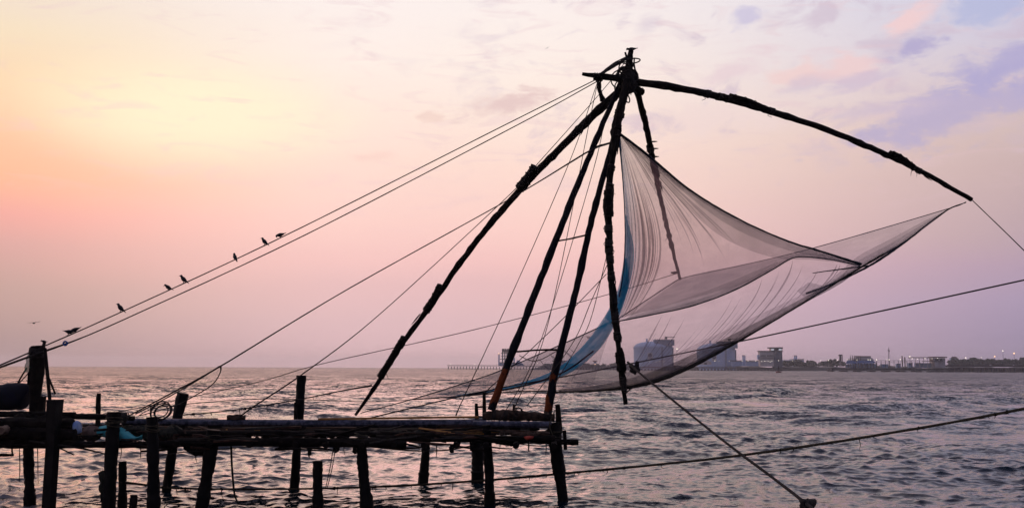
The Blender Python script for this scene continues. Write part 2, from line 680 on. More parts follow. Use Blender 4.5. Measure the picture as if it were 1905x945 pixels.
# beach under and in front of the viewer, running out under the shallow water
def build_beach():
    xs = np.linspace(-70, 70, 141)
    ys = np.concatenate([np.linspace(-40, 8, 25), np.linspace(9, 60, 120)])
    X, Y = np.meshgrid(xs, ys, indexing='ij')
    shore = 16 + 11.2 / (1 + np.exp((X + 12.3) / .5)) + .4 * np.sin(X * .7)
    Z = np.clip((shore - Y) * .11, -3.5, 1.85) + .03 * np.sin(X * 1.9 + Y * .8) + .02 * np.sin(Y * 3.1 - X)
    g = G()
    n = len(ys)
    g.v = [tuple(p) for p in np.stack([X, Y, Z], 2).reshape(-1, 3)]
    g.f = [(i * n + j, (i + 1) * n + j, (i + 1) * n + j + 1, i * n + j + 1) for i in range(len(xs) - 1) for j in range(n - 1)]
    o = mesh_obj('beach', g, material('wet_sand', (.16, .11, .085), (.24, .17, .13), 2, .35, .3, 25))
    o['kind'] = 'structure'


build_beach()

# ------------------------------------------------------------------ far shore
FAR = 2000.0
CONC = material('hazed_far_concrete', (.54, .68, .90), (.62, .74, .92), .05, .9)  # distance haze put into the colour: paler and bluer than bare concrete
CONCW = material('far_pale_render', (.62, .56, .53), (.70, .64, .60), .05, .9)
STEEL = material('far_dark_steel', (.05, .055, .07), (.09, .09, .10), .05, .7)
DARK = material('far_jetty_concrete', (.02, .02, .028), (.04, .04, .045), .03, .9)
ROOFB = material('far_blue_roof', (.04, .09, .22), (.06, .12, .28), .05, .7)
ROOFR = material('far_brown_roof', (.10, .07, .06), (.14, .10, .08), .05, .8)
GLASS = material('far_window_glass', (.03, .04, .05), None, 1, .2)
EMBD = material('tank_emblem_dark', (.05, .04, .12), None, 1, .8)
EMBW = material('tank_emblem_white', (.78, .76, .74), None, 1, .8)
TREEM = material('far_foliage', (.022, .042, .026), (.05, .08, .04), .06, .9)


def emit_mat(name, col, s):
    m = bpy.data.materials.new(name)
    m.use_nodes = True
    b = m.node_tree.nodes['Principled BSDF']
    b.inputs['Base Color'].default_value = (*col, 1)
    b.inputs['Emission Color'].default_value = (*col, 1)
    b.inputs['Emission Strength'].default_value = s
    return m


LAMPW = emit_mat('lamp_white_glow', (1, .88, .7), 2.2)
LAMPO = emit_mat('lamp_orange_glow', (1, .55, .25), 3)


def fbox(g, x0, y0, x1, y1, D, depth):
    a, b = P(x0, y0, D), P(x1, y1, D)
    return g.box(((a.x + b.x) / 2, D + depth / 2, (a.z + b.z) / 2), (abs(b.x - a.x) / 2, depth / 2, abs(a.z - b.z) / 2))


def fthing(name, px, D, label, cat, group=None):
    p = P(px, 684, D)
    return thing(name, (p.x, D, 0), label, cat, group)


def fpart(name, rects, mat, par, D, depth, dd=0.0):
    g = G()
    for (x0, y0, x1, y1) in rects:
        fbox(g, x0, y0, x1, y1, D + dd, depth)
    return mesh_obj(name, g, mat, par, smooth=False)


# low land strip behind the jetties
def build_land():
    g = G()
    D0, D1 = 2150.0, 3000.0
    pxs = list(range(985, 2500, 4))
    n = len(pxs)
    for k, (D, s) in enumerate(((D0, 0.0), (D0 + 4, 1.0), (D0 + 60, 1.35), (D1, 1.0))):
        for i, px in enumerate(pxs):
            hgt = 7.5 + 1.6 * math.sin(px * .043) + 1.1 * math.sin(px * .13 + 1) + rnd.uniform(-.5, .5)
            if px < 1010:
                hgt *= max(.2, (px - 980) / 30)
            g.v.append((P(px, 684, D).x, D, -2 if s == 0 else hgt * s))
    for k in range(3):
        for i in range(n - 1):
            g.f.append((k * n + i, k * n + i + 1, (k + 1) * n + i + 1, (k + 1) * n + i))
    o = mesh_obj('far_shore', g, material('far_bank', (.05, .06, .055), (.10, .10, .09), .02, .95))
    o['kind'] = 'structure'


build_land()


def wood_mass(label, x0, x1, y_top, y_var, D, count, seed, low=682):
    r_ = random.Random(seed)
    g = G()
    for i in range(count):
        px = r_.uniform(x0, x1)
        top = y_top + y_var * (.5 * math.sin(px * .07 + seed) + .5 * math.sin(px * .19)) + r_.uniform(-1.2, 1.2)
        Dd = D + r_.uniform(0, 60)
        c = P(px, (top + low) / 2, Dd)
        hz = W(low - top, Dd)
        # crown as many leaf clumps
        for k in range(12):
            a = r_.uniform(0, 6.28)
            q = r_.uniform(0, 1) ** .5
            rr = r_.uniform(.25, .5) * hz
            g.blob((c.x + math.cos(a) * q * hz * .9, c.y + math.sin(a) * q * 4, c.z + r_.uniform(-.6, .85) * hz), (rr, rr, rr * .8),
                   r_.randint(0, 9999), .35, 6, 4)
    o = mesh_obj('tree_belt', g, TREEM, None, (P((x0 + x1) / 2, 684, D).x, D, 0), smooth=False)
    tag(o, label, 'trees', None, 'stuff')


wood_mass('dark green belt of trees behind the right end of the far jetty', 1764, 1990, 668.5, 2.5, 1900, 90, 3)
wood_mass('low hazy scrub on the far bank left of the big tanks', 1010, 1165, 676.5, 1.6, 2140, 60, 5, 684)
wood_mass('dark bushes between the pier building and the blue roofed jetty', 1460, 1570, 671.5, 2.0, 2050, 55, 9)


def lng_tank(cx, rpx, ybot, ywall, ytop, D, label):
    t = fthing('storage_tank', cx, D, label, 'storage tank', 'storage tanks on the far shore')
    c = P(cx, 684, D)
    R = W(2 * rpx, D)
    zw, zt = P(cx, ywall, D).z, P(cx, ytop, D).z
    cy = D + R

    def lathe(prof, n=72):
        g = G()
        for (r, z) in prof:
            for k in range(n):
                a = 2 * math.pi * k / n
                g.v.append((c.x + r * math.cos(a), cy + r * math.sin(a), z))
        for i in range(len(prof) - 1):
            for k in range(n):
                g.f.append((i * n + k, i * n + (k + 1) % n, (i + 1) * n + (k + 1) % n, (i + 1) * n + k))
        return g
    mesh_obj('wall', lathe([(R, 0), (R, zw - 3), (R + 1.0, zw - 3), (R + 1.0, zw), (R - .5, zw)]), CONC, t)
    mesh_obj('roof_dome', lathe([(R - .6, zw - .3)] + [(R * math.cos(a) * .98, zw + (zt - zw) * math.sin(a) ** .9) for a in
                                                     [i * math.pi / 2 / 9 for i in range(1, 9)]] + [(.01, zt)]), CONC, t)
    # steel pump platform, then slim dark towers standing in for the shaded right half
    k = D / FPX
    g = G()
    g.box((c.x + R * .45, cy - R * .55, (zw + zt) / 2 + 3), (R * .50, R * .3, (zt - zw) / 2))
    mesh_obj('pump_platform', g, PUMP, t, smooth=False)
    g = G()
    for i in range(9):
        g.box((c.x + R * (-.03 + i * .12), cy - R * .87, zt + 3.6), (.25, .25, 1.2))
    g.box((c.x + R * .45, cy - R * .87, zt + 4.7), (R * .5, .2, .2))
    mesh_obj('railing', g, STEEL, t, smooth=False)
    g = G()
    g.box((c.x + R * .55, cy - R * .7, zt + 6.5), (2.4, 2.4, 2.6))
    g.box((c.x + R * .78, cy - R * .7, zt + 8.4), (9.0, .6, .6))
    mesh_obj('roof_crane', g, STEEL, t, smooth=False)
    g = G()
    g.box((c.x - R * .38, cy - R * .4, zt + 2.0), (1.5, 1.5, 3.5))
    mesh_obj('vent_stack', g, CONC, t, smooth=False)
    g = G()
    for xx in (.30, .92):
        a = math.asin(xx)
        g.box((c.x + R * xx, cy - R * math.cos(a) - 1.2, zw / 2), (1.6, 1.6, zw / 2))
    g.box((c.x + R * .61, cy - R * .78 - 1.2, zw * .35), (R * .3, .5, .5))
    mesh_obj('shade_tower', g, PUMP, t, smooth=False)
    # emblem: white board, dark round mark, short bar of lettering below
    xe = -R * .30
    ye = cy - math.sqrt(R * R - xe * xe) - .5
    ang = math.atan2(xe, -math.sqrt(R * R - xe * xe))
    ax = Vector((math.cos(math.asin(xe / R)), math.sin(math.asin(xe / R)), 0))
    nx = Vector((ax.y, -ax.x, 0))
    zc = zw * .60
    g = G()
    g.box((c.x + xe, ye, zc), (5.0, .25, 6.8), (ax, -nx, Vector((0, 0, 1))))
    eb = mesh_obj('emblem_board', g, EMBW, t, smooth=False)
    g = G()
    ctr = Vector((c.x + xe, ye, zc + 1.6)) + nx * .45
    vs = [ctr] + [ctr + ax * 4.3 * math.cos(i * math.pi / 12) + Vector((0, 0, 4.3)) * math.sin(i * math.pi / 12) for i in range(24)]
    g.add(vs, [(0, 1 + i, 1 + (i + 1) % 24) for i in range(24)])
    mesh_obj('emblem_disc', g, EMBD, eb, smooth=False)
    g = G()
    g.box(Vector((c.x + xe, ye, zc - 4.2)) + nx * .35, (2.9, .1, .55), (ax, -nx, Vector((0, 0, 1))))
    mesh_obj('emblem_lettering', g, EMBD, eb, smooth=False)
    return t


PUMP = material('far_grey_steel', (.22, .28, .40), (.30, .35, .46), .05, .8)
lng_tank(1221, 37, 683, 645, 634, 2060, 'nearer left round concrete storage tank with emblem and roof crane')
lng_tank(1340, 36, 683, 650, 637.5, 2120, 'right hand round concrete storage tank partly behind the net edge')


def jetty(name, x0, x1, y_deck, thick, D, pile_px, label, depth=14.0, pw=2.0, single=False, rail=True):
    t = fthing(name, (x0 + x1) / 2, D, label, 'jetty')
    fpart('deck', [(x0, y_deck, x1, y_deck + thick)], DARK, t, D, depth)
    zt = P(x0, y_deck + thick, D).z
    hw = W(pw, D)
    if single:
        g = G()
        proto = None
        for px in pile_px:
            c = P(px, 684, D)
            if proto is None:
                g.box((c.x, D + depth / 2, zt / 2 - 1.0), (hw, depth * .42, zt / 2 + 1.0))
                proto = mesh_obj('pile', g, DARK, t, smooth=False)
                base = c.x
            else:
                o = proto.copy()
                COL.objects.link(o)
                o.parent = t
                o.location = (c.x - base, 0, 0)
    else:
        g = G()
        for px in pile_px:
            c = P(px, 684, D)
            for yy in (.15, .85):
                g.tube([(c.x, D + depth * yy, -2), (c.x, D + depth * yy, zt + .2)], hw, 7)
        o = mesh_obj('pile_row', g, DARK, t)
        o['kind'] = 'stuff'
    if rail:
        g = G()
        a, b = P(x0, y_deck, D), P(x1, y_deck, D)
        n = max(6, int((x1 - x0) / 4))
        for i in range(n + 1):
            x = a.x + (b.x - a.x) * i / n
            z = a.z + (b.z - a.z) * i / n
            g.box((x, D - .15, z + .6), (.12, .12, .6))
        g.bar((a.x, D - .15, a.z + 1.2), (b.x, D - .15, b.z + 1.2), .25, .2)
        mesh_obj('railing', g, STEEL, t, smooth=False)
    return t


jetty('far_jetty', 832, 1172, 679.3, 2.6, 2000, [834 + 5.6 * i for i in range(60)],
      'long low jetty on piles running left of the loading tower', 12, 1.6)
jetty('far_jetty', 1160, 1462, 682.0, 3.4, 1800, [1164 + 6.2 * i for i in range(48)],
      'middle pier on piles in front of the two big tanks', 14, 2.0)
jetty('far_jetty', 1548, 1790, 684.0, 4.6, 1500, [1549, 1571, 1574, 1597, 1600, 1623, 1626, 1650, 1654, 1677, 1682, 1706, 1712, 1735, 1741, 1752, 1758, 1766, 1772, 1781, 1786],
      'dark jetty under the blue roofed sheds', 18, 7.0, True)
jetty('far_jetty', 1762, 2040, 678.8, 4.4, 1520, [1771 + 8.4 * i for i in range(32)],
      'raised road bridge on thick piers at the right edge below the trees', 12, 3.4, True)

# loading tower on the left jetty
t = fthing('loading_tower', 940, 2000, 'steel loading arm tower with tall pipes on the far left jetty', 'loading tower')
g = G()
for i in range(5):
    px = 935 + i * 4.2
    for y in (2002, 2008):
        a = P(px, 680, y)
        b = P(px, 650 if i < 4 else 655, y)
        g.tube([a, b], W(2.7, 2000), 8)
mesh_obj('loading_arm', g, PUMP, t)
fpart('platform', [(932, 656, 953, 657.2), (932, 661.5, 953, 662.6), (930, 667, 955, 668.2), (929, 673.5, 957, 674.8)], STEEL, t, 2000, 12)
fpart('arm_head', [(934, 648.3, 938, 655), (938.8, 648.3, 942, 655), (943, 648.3, 946.5, 655), (934, 652, 949, 653)], STEEL, t, 1999, 10)
fpart('gangway_tower', [(927, 658, 929.5, 680)], CONC, t, 2000, 6)
fpart('machinery_house', [(929, 674.5, 965, 680), (955, 665, 958, 680)], CONC, t, 2001, 10)
g = G()
a = [P(957, 680, 2003), P(962, 670, 2003), P(966, 670, 2003), P(976, 680, 2003)]
g.add([p for p in a] + [p + Vector((0, 8, 0)) for p in a], [(0, 1, 2, 3), (7, 6, 5, 4), (0, 4, 5, 1), (1, 5, 6, 2), (2, 6, 7, 3), (3, 7, 4, 0)])
mesh_obj('ramp', g, CONC, t, smooth=False)

t = fthing('low_terminal_shed', 1040, 2100, 'flat roofed shed on the far bank seen past the rusty legs', 'shed')
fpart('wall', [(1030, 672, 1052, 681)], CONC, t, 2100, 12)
fpart('roof', [(1027, 670.2, 1056, 672)], STEEL, t, 2098, 16)
t = fthing('watch_hut', 1107, 2080, 'little red roofed watch hut on the bank left of the front bamboo arm', 'hut')
fpart('cabin', [(1104.5, 672.4, 1109.5, 676)], CONC, t, 2080, 4)
fpart('roof', [(1103, 671, 1111, 672.4)], material('far_red_roof', (.30, .05, .03)), t, 2079, 6)
fpart('leg', [(1104.5, 676, 1105.4, 681), (1108.6, 676, 1109.5, 681)], STEEL, t, 2081, 2)

t = fthing('white_tent_shed', 1312, 2000, 'white vaulted shed at the foot of the right hand tank', 'shed')
g = G()
c = P(1313, 684, 2000)
pr = [(P(1301, 678, 2000).x, P(1301, 678, 2000).z), (P(1302, 672.5, 2000).x, P(1302, 672.5, 2000).z), (P(1313, 669, 2000).x, P(1313, 669, 2000).z),
      (P(1323, 672.5, 2000).x, P(1323, 672.5, 2000).z), (P(1324, 678, 2000).x, P(1324, 678, 2000).z)]
g.add([(x, 2000, z) for x, z in pr] + [(x, 2020, z) for x, z in pr],
      [(0, 1, 2, 3, 4), (9, 8, 7, 6, 5), (0, 5, 6, 1), (1, 6, 7, 2), (2, 7, 8, 3), (3, 8, 9, 4), (4, 9, 5, 0)])
mesh_obj('shell', g, CONCW, t, smooth=False)
fpart('door', [(1310, 674.5, 1315, 678)], STEEL, t, 1999.5, .4)

# pier control building
D = 1790.0
t = fthing('pier_building', 1434, D, 'pink white control building with raised lookout room on the middle pier', 'building')
fpart('wall', [(1414, 654, 1440, 681.5)], CONCW, t, D + 1, 14)
fpart('tower', [(1440.2, 653, 1456, 684)], material('far_blue_grey_wall', (.10, .13, .18), (.13, .16, .21), .05, .9), t, D, 15)
fpart('parapet', [(1412.6, 652.2, 1440, 654)], STEEL, t, D, 16)
fpart('ledge', [(1411, 664.6, 1440, 665.6)], STEEL, t, D - .5, 2)
lk = fpart('lookout_room', [(1433.5, 648, 1455.5, 652.6)], GLASS, t, D + 1.5, 11)
fpart('lookout_roof', [(1431.2, 645.6, 1456.8, 647.9)], STEEL, t, D - .5, 15)
fpart('lookout_floor', [(1432, 652.7, 1457, 653.9)], STEEL, t, D - .6, 16)
for i in range(10):
    if i == 4:
        continue
    fpart('window', [(1415.2 + i * 2.45, 660.3, 1416.7 + i * 2.45, 663)], GLASS, t, D + .6, .5)
for i in range(3):
    fpart('lookout_pane', [(1434.4 + i * 7.2, 648.7, 1439.8 + i * 7.2, 651.6)], emit_mat('lookout_lit_glass', (.75, .78, .85), .5) if i != 1 else GLASS, lk, D + 1.0, .4)
fpart('annex', [(1409.6, 660, 1413.8, 668)], CONC, t, D + 4, 6)

for px, y0, lab in ((1384, 661, 'small twin silo tower right of the right hand tank'), (1480, 661.5, 'small twin silo tower right of the pier building')):
    t = fthing('silo_tower', px, 2080, lab, 'silo')
    g = G()
    for s in (-1.6, 1.6):
        g.tube([P(px + s, 680, 2083), P(px + s, y0 + 1.5, 2083), P(px + s, y0, 2083)], [W(2.8, 2083), W(2.8, 2083), W(1.2, 2083)], 10)
    mesh_obj('silo', g, CONC, t)
    fpart('cap', [(px - 2.6, y0 - .6, px + 2.6, y0 + .4)], STEEL, t, 2081, 4)

t = fthing('long_wall_shed', 1500, 2120, 'long low pale warehouse behind the bushes right of the pier building', 'warehouse')
fpart('wall', [(1456, 669.5, 1496, 681)], CONC, t, 2120, 20)
fpart('roof', [(1474, 667.5, 1496, 669.4)], CONCW, t, 2118, 24)
t = fthing('long_wall_shed', 1395, 2110, 'long low grey warehouse between right tank and pier building', 'warehouse')
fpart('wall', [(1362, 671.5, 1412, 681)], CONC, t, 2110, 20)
fpart('roof', [(1361, 670, 1412, 671.4)], STEEL, t, 2108, 24)

t = fthing('water_tower', 1564.5, 1900, 'slim twin column tower with rounded top behind the jetty', 'tower')
g = G()
for s in (-2.4, 2.4):
    g.tube([P(1564.5 + s, 682, 1900), P(1564.5 + s, 662, 1900)], W(1.5, 1900), 8)
mesh_obj('column', g, STEEL, t)
fpart('head', [(1561.4, 659.2, 1567.6, 662)], STEEL, t, 1898, 5)
fpart('core', [(1563.4, 662, 1565.6, 682)], STEEL, t, 1900, 2)
fpart('pane', [(1562.6, 663, 1563.3, 672), (1565.7, 663, 1566.4, 672)], CONCW, t, 1901, 1)

t = fthing('factory_hall', 1603, 1850, 'factory hall with stepped pale roof and row of stacks', 'factory')
fpart('wall', [(1586, 669.5, 1626, 682)], CONC, t, 1850, 30)
g = G()
pr = [(1585, 669.5), (1593, 664.5), (1620, 664.5), (1627, 669.5)]
q = [P(x, y, 1848) for x, y in pr]
g.add(q + [p + Vector((0, 34, 0)) for p in q], [(0, 1, 2, 3), (7, 6, 5, 4), (0, 4, 5, 1), (1, 5, 6, 2), (2, 6, 7, 3), (3, 7, 4, 0)])
mesh_obj('roof', g, CONCW, t, smooth=False)
fpart('ridge_vent', [(1593, 662, 1620, 664.3)], STEEL, t, 1856, 10)
for px, y in ((1582, 661), (1586, 661), (1589.5, 661), (1593, 661.3), (1597, 661.3), (1601, 661.3)):
    g = G()
    g.tube([P(px, 682, 1846), P(px, y, 1846)], W(1.2, 1846), 8)
    mesh_obj('stack', g, ROOFR, t)

t = fthing('radio_mast', 1653.5, 1850, 'thin lattice radio mast behind the jetty sheds', 'mast')
g = G()
for s in (-1.0, 1.0):
    g.tube([P(1653.5 + s * 1.2, 682, 1850), P(1653.5 + s * .25, 647.5, 1850)], W(.55, 1850), 5)
for i in range(14):
    y = 680 - i * 2.3
    k = 1.2 - .95 * (680 - y) / 33
    g.tube([P(1653.5 - k, y, 1850), P(1653.5 + k, y - 2.3, 1850)], W(.4, 1850), 4)
mesh_obj('lattice', g, STEEL, t)
fpart('antenna', [(1651.8, 650, 1652.6, 653), (1654.6, 651, 1655.4, 654), (1653.2, 646, 1653.8, 649)], STEEL, t, 1850, 1)

# jetty sheds
def gable(name_l, x0, x1, y_eave, y_ridge, y_floor, D, mat, label, cols):
    t = fthing('jetty_shed', (x0 + x1) / 2, D, label, 'shed')
    g = G()
    q = [P(x0, y_eave, D), P(x0 + (x1 - x0) * .2, y_ridge, D + 6), P(x1 - (x1 - x0) * .2, y_ridge, D + 6), P(x1, y_eave, D)]
    b = [P(x0, y_eave, D + 14), P(x1, y_eave, D + 14)]
    g.add(q + b, [(0, 3, 2, 1), (0, 1, 4), (3, 5, 2), (1, 2, 5, 4), (0, 4, 5, 3)])
    mesh_obj('roof', g, mat, t, smooth=False)
    for i in range(cols):
        px = x0 + 1.5 + (x1 - x0 - 3) * i / (cols - 1)
        fpart('post', [(px - .5, y_eave, px + .5, y_floor)], STEEL, t, D + .5, .8)
    fpart('back_wall', [(x0 + 2, y_eave + 1.5, x1 - 2, y_floor)], CONC, t, D + 12, .6)
    return t


gable('', 1572, 1594, 676, 671, 684, 1495, ROOFB, 'dark blue roofed jetty shed below the row of stacks', 5)
gable('', 1590, 1632, 675, 670.5, 684, 1505, ROOFB, 'wide bright blue roofed jetty shed in front of the factory hall', 8)
t = fthing('pipe_rack', 1665, 1500, 'long low pipe gantry between blue sheds and brown roofed building', 'pipe rack')
fpart('beam', [(1630, 670, 1712, 671), (1630, 673.6, 1712, 674.4)], STEEL, t, 1500, 4)
for i in range(11):
    fpart('post', [(1631 + i * 8, 670.5, 1632 + i * 8, 684)], STEEL, t, 1501, 1)
fpart('valve_tower', [(1678, 662, 1680, 682), (1683, 664, 1685, 682)], ROOFR, t, 1501, 2)
fpart('tank_row', [(1640, 677, 1652, 684), (1668, 676, 1676, 684), (1690, 675, 1698, 684)], CONC, t, 1504, 5)

t = fthing('jetty_office', 1730, 1496, 'flat brown roofed office building on the dark jetty', 'building')
fpart('wall', [(1736, 666, 1759, 684)], CONCW, t, 1498, 14)
fpart('open_hall', [(1702, 675, 1736, 684)], CONC, t, 1506, 3)
fpart('roof', [(1699, 664.2, 1738, 665.6), (1736, 663.2, 1762, 665.4)], ROOFR, t, 1494, 20)
fpart('canopy', [(1716, 671.2, 1754, 672.4)], STEEL, t, 1495, 3)
for i in range(5):
    fpart('post', [(1703 + i * 7.5, 665.6, 1704 + i * 7.5, 684)], CONCW, t, 1497, 1)
fpart('window', [(1740, 667.2, 1746, 670.4)], GLASS, t, 1497.3, .5)
fpart('window', [(1748, 667.2, 1753, 670.4)], GLASS, t, 1497.3, .5)
fpart('window', [(1739, 674.6, 1741.3, 678)], GLASS, t, 1497.3, .5)
fpart('porch', [(1739, 673.5, 1746, 684)], CONCW, t, 1494.5, 2)

t = fthing('hilltop_house', 1775, 2040, 'small house with spreading hipped roof among the trees', 'house')
fpart('wall', [(1770, 666, 1781, 680)], CONC, t, 2040, 10)
g = G()
q = [P(1767.5, 666.2, 2036), P(1783, 666.2, 2036), P(1783, 666.2, 2056), P(1767.5, 666.2, 2056), P(1772, 663, 2046), P(1778, 663, 2046)]
g.add(q, [(0, 1, 5, 4), (1, 2, 5), (2, 3, 4, 5), (3, 0, 4), (0, 3, 2, 1)])
mesh_obj('roof', g, ROOFR, t, smooth=False)

# channel buoy
D = 980.0
c = P(1448.5, 692, D)
t = thing('channel_buoy', (c.x, D, 0), 'red channel buoy afloat in front of the pier building', 'buoy')
g = G()
g.tube([(c.x, D, -.5), (c.x, D, .4), (c.x, D, 1.1), (c.x, D, 1.3)], [2.0, 2.6, 2.6, 1.6], 16)
mesh_obj('hull', g, material('buoy_red_paint', (.32, .04, .02), (.20, .03, .02), 1, .6), t)
g = G()
for s in (-1, 1):
    g.tube([(c.x + s * 1.2, D, 1.1), (c.x + s * .3, D, 6.2)], .14, 5)
    g.tube([(c.x, D + s * 1.2, 1.1), (c.x, D + s * .3, 6.2)], .14, 5)
g.box((c.x, D, 4.2), (.9, .9, .1))
mesh_obj('cage', g, STEEL, t)
g = G()
g.tube([(c.x, D, 6.1), (c.x, D, 7.0)], .35, 8)
mesh_obj('lantern', g, STEEL, t)

# lamps of the far shore
def lamp(px, py, D, r, base, mat, label, group=None):
    c = P(px, py, D)
    t = thing('far_lamp', (c.x, D, 0), label, 'lamp', group)
    if base:
        g = G()
        g.tube([(c.x, D, P(px, base, D).z), (c.x, D, c.z)], W(.5, D), 5)
        mesh_obj('lamp_post', g, STEEL, t)
    g = G()
    g.blob(c, (r, r, r), 0, 0, 8, 6)
    mesh_obj('lamp_head', g, mat, t)


lamp(1259.3, 648.5, 1990, 1.2, 682, LAMPW, 'tall white floodlight at the right edge of the left tank')
lamp(1865.5, 652.5, 1880, .95, 676, LAMPW, 'tall white lamp above the trees near the right edge')
lamp(1886.5, 657, 1880, 1.1, 676, LAMPO, 'orange lamp above the trees, rightmost on the shore')
lamp(1850.5, 663, 1880, 1.0, 676, LAMPO, 'low orange lamp just over the treetops left of the tall white lamp')
lamp(1796.5, 665.5, 1880, .9, 676, LAMPW, 'small white lamp over the gap in the trees')
lamp(1825.5, 664.8, 1880, .6, 676, LAMPW, 'faint white lamp over the middle of the tree belt')
lamp(928, 657.6, 1996, .7, None, LAMPO, 'warm light on top of the loading tower gangway')
lamp(1107, 677.3, 2070, .8, None, LAMPO, 'orange light under the little watch hut')
lamp(1692.5, 663, 1600, .8, 684, LAMPW, 'warm lamp beside the left end of the brown roof')
for (px, py, D) in ((1208, 672.5, 1990), (1221, 673, 1990), (1227, 672, 1990), (1235.5, 672.3, 1990), (1254, 672, 1990), (1330, 671, 1990), (1337.5, 671.5, 1990),
                    (1356.5, 671.5, 1990), (1381, 671, 1990), (1391.5, 671, 1990), (1406, 671.2, 1990), (1417, 672, 1780), (1423, 671.5, 1780), (1429, 671.5, 1780),
                    (1433, 673, 1780), (1436, 671.2, 1780), (1448.5, 670.5, 1780), (1474.5, 671, 1990), (1527, 670.5, 1990), (1541, 670, 1700),
                    (1558, 669.5, 1700), (1576, 669, 1700), (1594, 669.2, 1490), (1615, 669, 1490), (1619, 669, 1490), (1631, 669, 1490), (1650, 668.6, 1490),
                    (1654, 668.8, 1490), (1675, 668.4, 1490), (1697, 667, 1490), (1707, 667.6, 1490), (1721, 666.6, 1490), (1734, 667, 1490), (1744.5, 666.2, 1490),
                    (838, 677, 1990), (883, 677, 1990), (999.5, 675.5, 1990), (1068, 676.4, 1990)):
    where = ('on the far left jetty' if px < 1100 else 'at the foot of the left tank' if px < 1300 else 'between the right tank and the pier building' if px < 1410
             else 'on the front of the pier building' if px < 1460 else 'right of the pier building' if px < 1570 else 'along the blue roofed jetty sheds' if px < 1640
             else 'along the pipe gantry' if px < 1700 else 'under the brown roof of the jetty office')
    lamp(px, py, D, .42 + rnd.uniform(0, .25), None, LAMPW, 'tiny white working light ' + where, 'small lights ' + where)

# ------------------------------------------------------------------ pier in the foreground
PB = P(500, 830, 27)
pier = thing('fishing_pier', (PB.x, 27, 0), 'ramshackle dark timber pier on leaning piles carrying pipes and planks', 'pier')


def pile(pts, par, seed, name='pile', mat=None, flare=0):
    """pts: top ... bottom (px, py, Y, width px); runs on to 1.6 m under the water"""
    w, r = PC(pts, 30)
    r_ = random.Random(seed)
    zt = w[0].z
    r = [q * (1 + (.14 if p.z < .35 else 0) + .05 * math.sin(p.z * 7 + seed)) for q, p in zip(r, w)]
    d = (w[-1] - w[-2]).normalized()
    end = w[-1] + d * ((w[-1].z + 1.6) / max(.3, -d.z))
    w.append(end)
    r.append(r[-1])
    g = G()
    g.tube(w, r, 11, .10, seed)
    return mesh_obj(name, g, mat or WETW, par)


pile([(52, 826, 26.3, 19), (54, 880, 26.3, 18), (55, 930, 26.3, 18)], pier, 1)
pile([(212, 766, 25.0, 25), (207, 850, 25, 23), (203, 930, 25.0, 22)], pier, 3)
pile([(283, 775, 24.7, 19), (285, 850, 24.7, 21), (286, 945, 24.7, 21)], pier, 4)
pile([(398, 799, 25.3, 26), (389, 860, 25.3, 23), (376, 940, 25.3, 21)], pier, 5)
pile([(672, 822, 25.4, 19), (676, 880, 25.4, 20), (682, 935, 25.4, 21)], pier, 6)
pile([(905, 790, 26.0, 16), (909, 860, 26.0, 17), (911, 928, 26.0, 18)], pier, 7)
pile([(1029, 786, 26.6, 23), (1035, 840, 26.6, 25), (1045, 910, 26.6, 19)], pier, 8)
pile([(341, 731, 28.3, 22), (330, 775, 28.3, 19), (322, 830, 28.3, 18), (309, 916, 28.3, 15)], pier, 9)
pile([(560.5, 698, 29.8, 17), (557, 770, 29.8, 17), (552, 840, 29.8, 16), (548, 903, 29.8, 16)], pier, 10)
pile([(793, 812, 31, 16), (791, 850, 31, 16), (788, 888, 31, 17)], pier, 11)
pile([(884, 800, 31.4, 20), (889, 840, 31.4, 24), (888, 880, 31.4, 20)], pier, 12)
g = G()
log_between(g, [(184, 731, 29.4, 7), (183, 748, 29.4, 9), (182, 796, 29.4, 9)], 8, 6, .08, 54)
mesh_obj('back_post', g, WOOD, pier)
# squared pile with a wide sawn head, left end
g = G()
w = [P(102, 743, 25.1), P(101, 770, 25.1), P(98, 830, 25.1), P(91, 940, 25.1), P(88, 985, 25.1)]
g.tube(w, [W(30, 25.1), W(27, 25.1), W(24, 25.1), W(24, 25.1), W(24, 25.1)], 4, .05, 2)
mesh_obj('squared_pile', g, WETW, pier, smooth=False)
# splints bolted to piles
for a, b, wd in (((551, 748, 29.6), (550, 782, 29.6), 8), ((1024, 790, 26.4), (1027, 838, 26.4), 8), ((1050, 800, 26.4), (1052, 836, 26.4), 8),
                 ((876, 800, 31.2), (878, 838, 31.2), 9)):
    g = G()
    g.bar(P(*a), P(*b), W(wd, a[2]) * 1.6, W(wd, a[2]) * 1.6)
    mesh_obj('splint', g, WOOD, pier, smooth=False)
g = G()
log_between(g, [(1037, 752, 26.8, 9), (1039, 772, 26.8, 11), (1040, 800, 26.8, 13)], 6, 8, .08, 21)
mesh_obj('post_stub', g, WOOD, pier)
g = G()
log_between(g, [(886, 750, 27.8, 6), (887, 775, 27.8, 8), (888, 800, 27.8, 9)], 6, 8, .06, 22)
mesh_obj('cleat_post', g, WOOD, pier)
g = G()
log_between(g, [(900.5, 729, 27.5, 6.5), (901, 755, 27.5, 8), (901, 785, 27.5, 9)], 6, 6, .06, 23)
g.bar(P(887, 757, 27.6), P(902, 756, 27.5), .05, .05)
mesh_obj('cleat_post', g, WOOD, pier)
